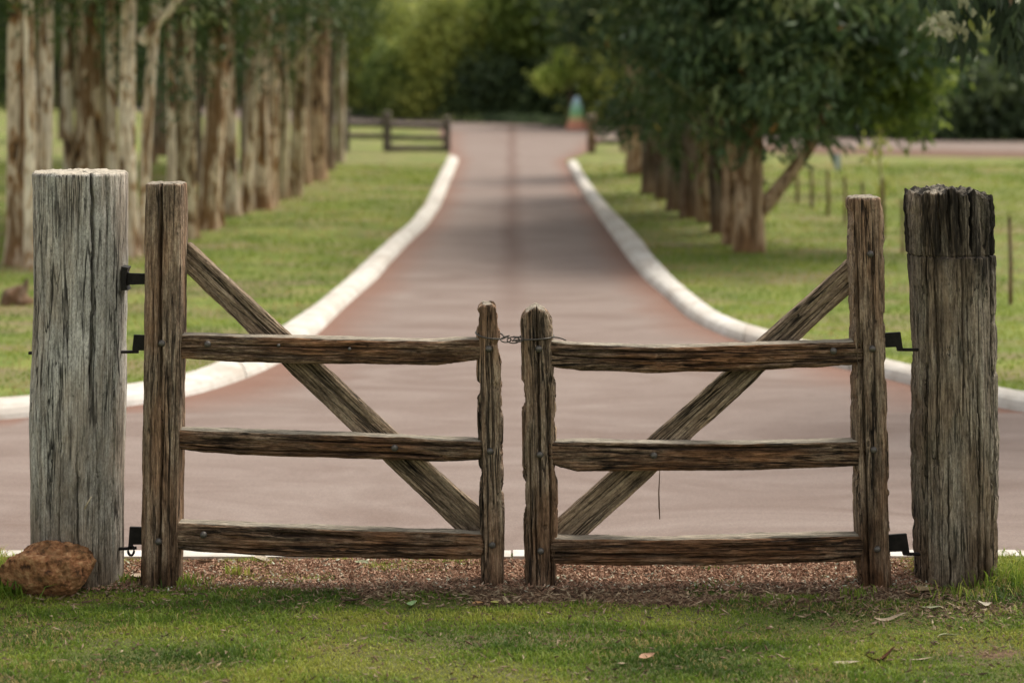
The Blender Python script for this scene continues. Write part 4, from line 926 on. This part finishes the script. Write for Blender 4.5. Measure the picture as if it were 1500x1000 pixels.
# wood mass closing the view and the sky behind it
M_DARKG = simple('forest_floor', (.02, .02, .012), .95, .4, 3)
Vs, Fs, As, off = [], [], [], 0
for layer, (dd, n) in enumerate(((7, 40000), (13, 52000), (20, 40000))):
    x = rng.uniform(-46, 46, n); zt = (4.8, 6.5, 8.5)[layer] + (1.6+.4*layer)*fbm(x*.22, layer*7, 2, 4) ; z = rng.random(n)**.9*zt
    y = dd + front(x) + 2.2*fbm(x*.5, z*.5, layer, 3)*2 + rng.normal(0, .8, n)
    hue = np.clip(fbm(x*.55, z*.7, 5+layer, 4)*1.3+.42 + rng.normal(0, .12, n), 0, 1)
    V, Fc, A = leaves(np.stack([x, y, z], 1), rng.uniform(.28, .55, n), rng.uniform(.16, .30, n), hue, .2); Vs.append(V); Fs.append(Fc+off); As.append(A); off += len(V)
obj('woodland', mesh('woodland', np.concatenate(Vs), np.concatenate(Fs), M_WOOD, False, attr={'rnd': np.concatenate(As)}), kind='stuff', label='dense blurred woodland filling the background')
Xh = np.linspace(-90, 90, 91); Uh = np.linspace(0, 50, 18); XX, UU = np.meshgrid(Xh, Uh); YY = smoothp(np.stack([Xh, front(Xh)], 1), 8)[:, 1][None] + 24 + UU; ZZ = np.clip(UU*.5, 0, 13) + .8*fbm(XX*.2, YY*.2, 1, 3)
M_HILL = simple('wooded_hill', (.025, .035, .015), .95, .5, 1.5)
obj('hill', mesh('hill', np.stack([XX.ravel(), YY.ravel(), ZZ.ravel()-.8], 1), grid_faces(91, 18), M_HILL), kind='structure')

# ---------------------------------------------------------------- far fences and markers
D1 = gd(600, 222)[1]
fl = thing('rail_fence', 'dark timber rail fence across the far left lawn beside the drive', 'fence', ((585-750)/F*D1, D1, 0))
for (x0, x1, y0, y1) in ((561, 573, 164, 223), (650, 660, 172, 225), (470, 478, 158, 222), (505, 512, 160, 222)):
    timber('fence_post', W_FENCE, [(x0, y1), (x0, (y0+y1)/2), (x0, y0)], [(x1, y1), (x1, (y0+y1)/2), (x1, y0)], D1, D1, D1, .09, fl, nt=24, nz=24, expo=4, seed=x0, groove=.003, fine=0, cap=.02)
for (x0, x1, y0, y1) in ((573, 650, 184, 185.5), (573, 650, 201, 203), (573, 650, 217, 217), (512, 561, 182, 183), (512, 561, 199, 200), (478, 505, 181, 182)):
    timber('fence_rail', W_FENCE, [(x0-2, y0-4), (x1+2, y1-4)], [(x0-2, y0+4), (x1+2, y1+4)], D1, D1, D1-.02, .04, fl, nt=16, nz=16, expo=4, seed=x0, groove=.002, fine=0, cap=.01)
D2 = gd(866, 224)[1]
fr = thing('rail_fence', 'grey post and short rail fence at the far right side of the drive', 'fence', ((880-750)/F*D2, D2, 0))
for (x0, x1, y0, y1) in ((860, 873, 168, 224), (908, 916, 172, 222)):
    timber('fence_post', W_STILE, [(x0, y1), (x0, y0)], [(x1, y1), (x1, y0)], D2, D2, D2, .09, fr, nt=24, nz=24, expo=4, seed=x0, groove=.003, fine=0, cap=.02)
for (y0) in (192, 208):
    timber('fence_rail', W_FENCE, [(872, y0-3), (910, y0-3)], [(872, y0+3), (910, y0+3)], D2, D2, D2, .04, fr, nt=16, nz=12, expo=4, seed=y0, groove=.002, fine=0, cap=.01)
# rainbow marker
M_RB = N('rainbow_paint'); tc = M_RB.n('ShaderNodeTexCoord'); sp2 = M_RB.n('ShaderNodeSeparateXYZ'); M_RB.l(tc.outputs['Object'], sp2.inputs[0])
M_RB.col(M_RB.ramp(sp2.outputs['Z'], [(.0, (.62, .24, .17)), (.28, (.60, .32, .20)), (.36, (.50, .50, .22)), (.5, (.20, .48, .22)), (.75, (.36, .60, .50)), (.98, (.42, .56, .76))])); M_RB.rough(.9)
p = gd(845, 190); pr = [(.34, 0), (.33, .05), (.30, .18), (.24, .35), (.20, .55), (.16, .75), (.11, .9), (.05, 1.0), (.005, 1.02)]
V = [(r_*math.cos(a)*(1+.05*math.sin(5*a)), r_*math.sin(a)*(1+.05*math.sin(5*a)), z_) for r_, z_ in pr for a in np.arange(20)*2*math.pi/20]
obj('garden_ornament', mesh('garden_ornament', V, grid_faces(20, len(pr), True), M_RB.m), loc=(p[0], p[1], 0), label='small rainbow striped cone beside the end of the drive', category='ornament')
# thin paddock fence posts on the right lawn
for i, (x, yt, yb, lab) in enumerate(((1480, 318, 446, 'nearest thin paddock post, right of the thick right post'), (1322, 292, 372, 'thin paddock post just left of the thick right post'), (1294, 262, 352, 'thin paddock post right of the right hinge stile top'),
        (1264, 268, 340, 'thin paddock post behind the top of the right hinge stile'), (1238, 258, 328, 'thin paddock post left of the right hinge stile'), (1213, 250, 316, 'thin paddock post third from the slanting branch'),
        (1189, 246, 305, 'thin paddock post second from the slanting branch'), (1168, 248, 298, 'thin paddock post nearest the slanting branch'))):
    p = gd(x, yb); h = (yb-yt)*p[1]/F; w_ = (4.5 if i == 0 else 3.5)*p[1]/F
    o = limb_obj('paddock_post', [(p[0], p[1], -.05), (p[0]+.005, p[1], h*.5), (p[0]-.01, p[1], h)], [w_*.7, w_*.66, w_*.6], W_STILE, None, seed=i, n=16, seg=10)
    V_, F_ = None, None
    o['label'] = lab; o['category'] = 'fence post'; o['group'] = 'thin paddock fence posts'
p = gd(1227, 262); o = pxprism('marker_tag', [(1223, 226), (1231, 226), (1231, 248), (1223, 248)], 38, -.01, .01, simple('pale_blue_plastic', (.35, .42, .5), .6, .1, 5), None, .003)
o.location.y = 38; o['label'] = 'small pale blue marker on the far right lawn'; o['category'] = 'marker'
o2 = tube('stake', [(0, 0, -.0), (0, 0, -float(o.location.z)-.02)], .012, M_WIREF, None, 6); o2.parent = o; o2.location = (0, .025, 0)
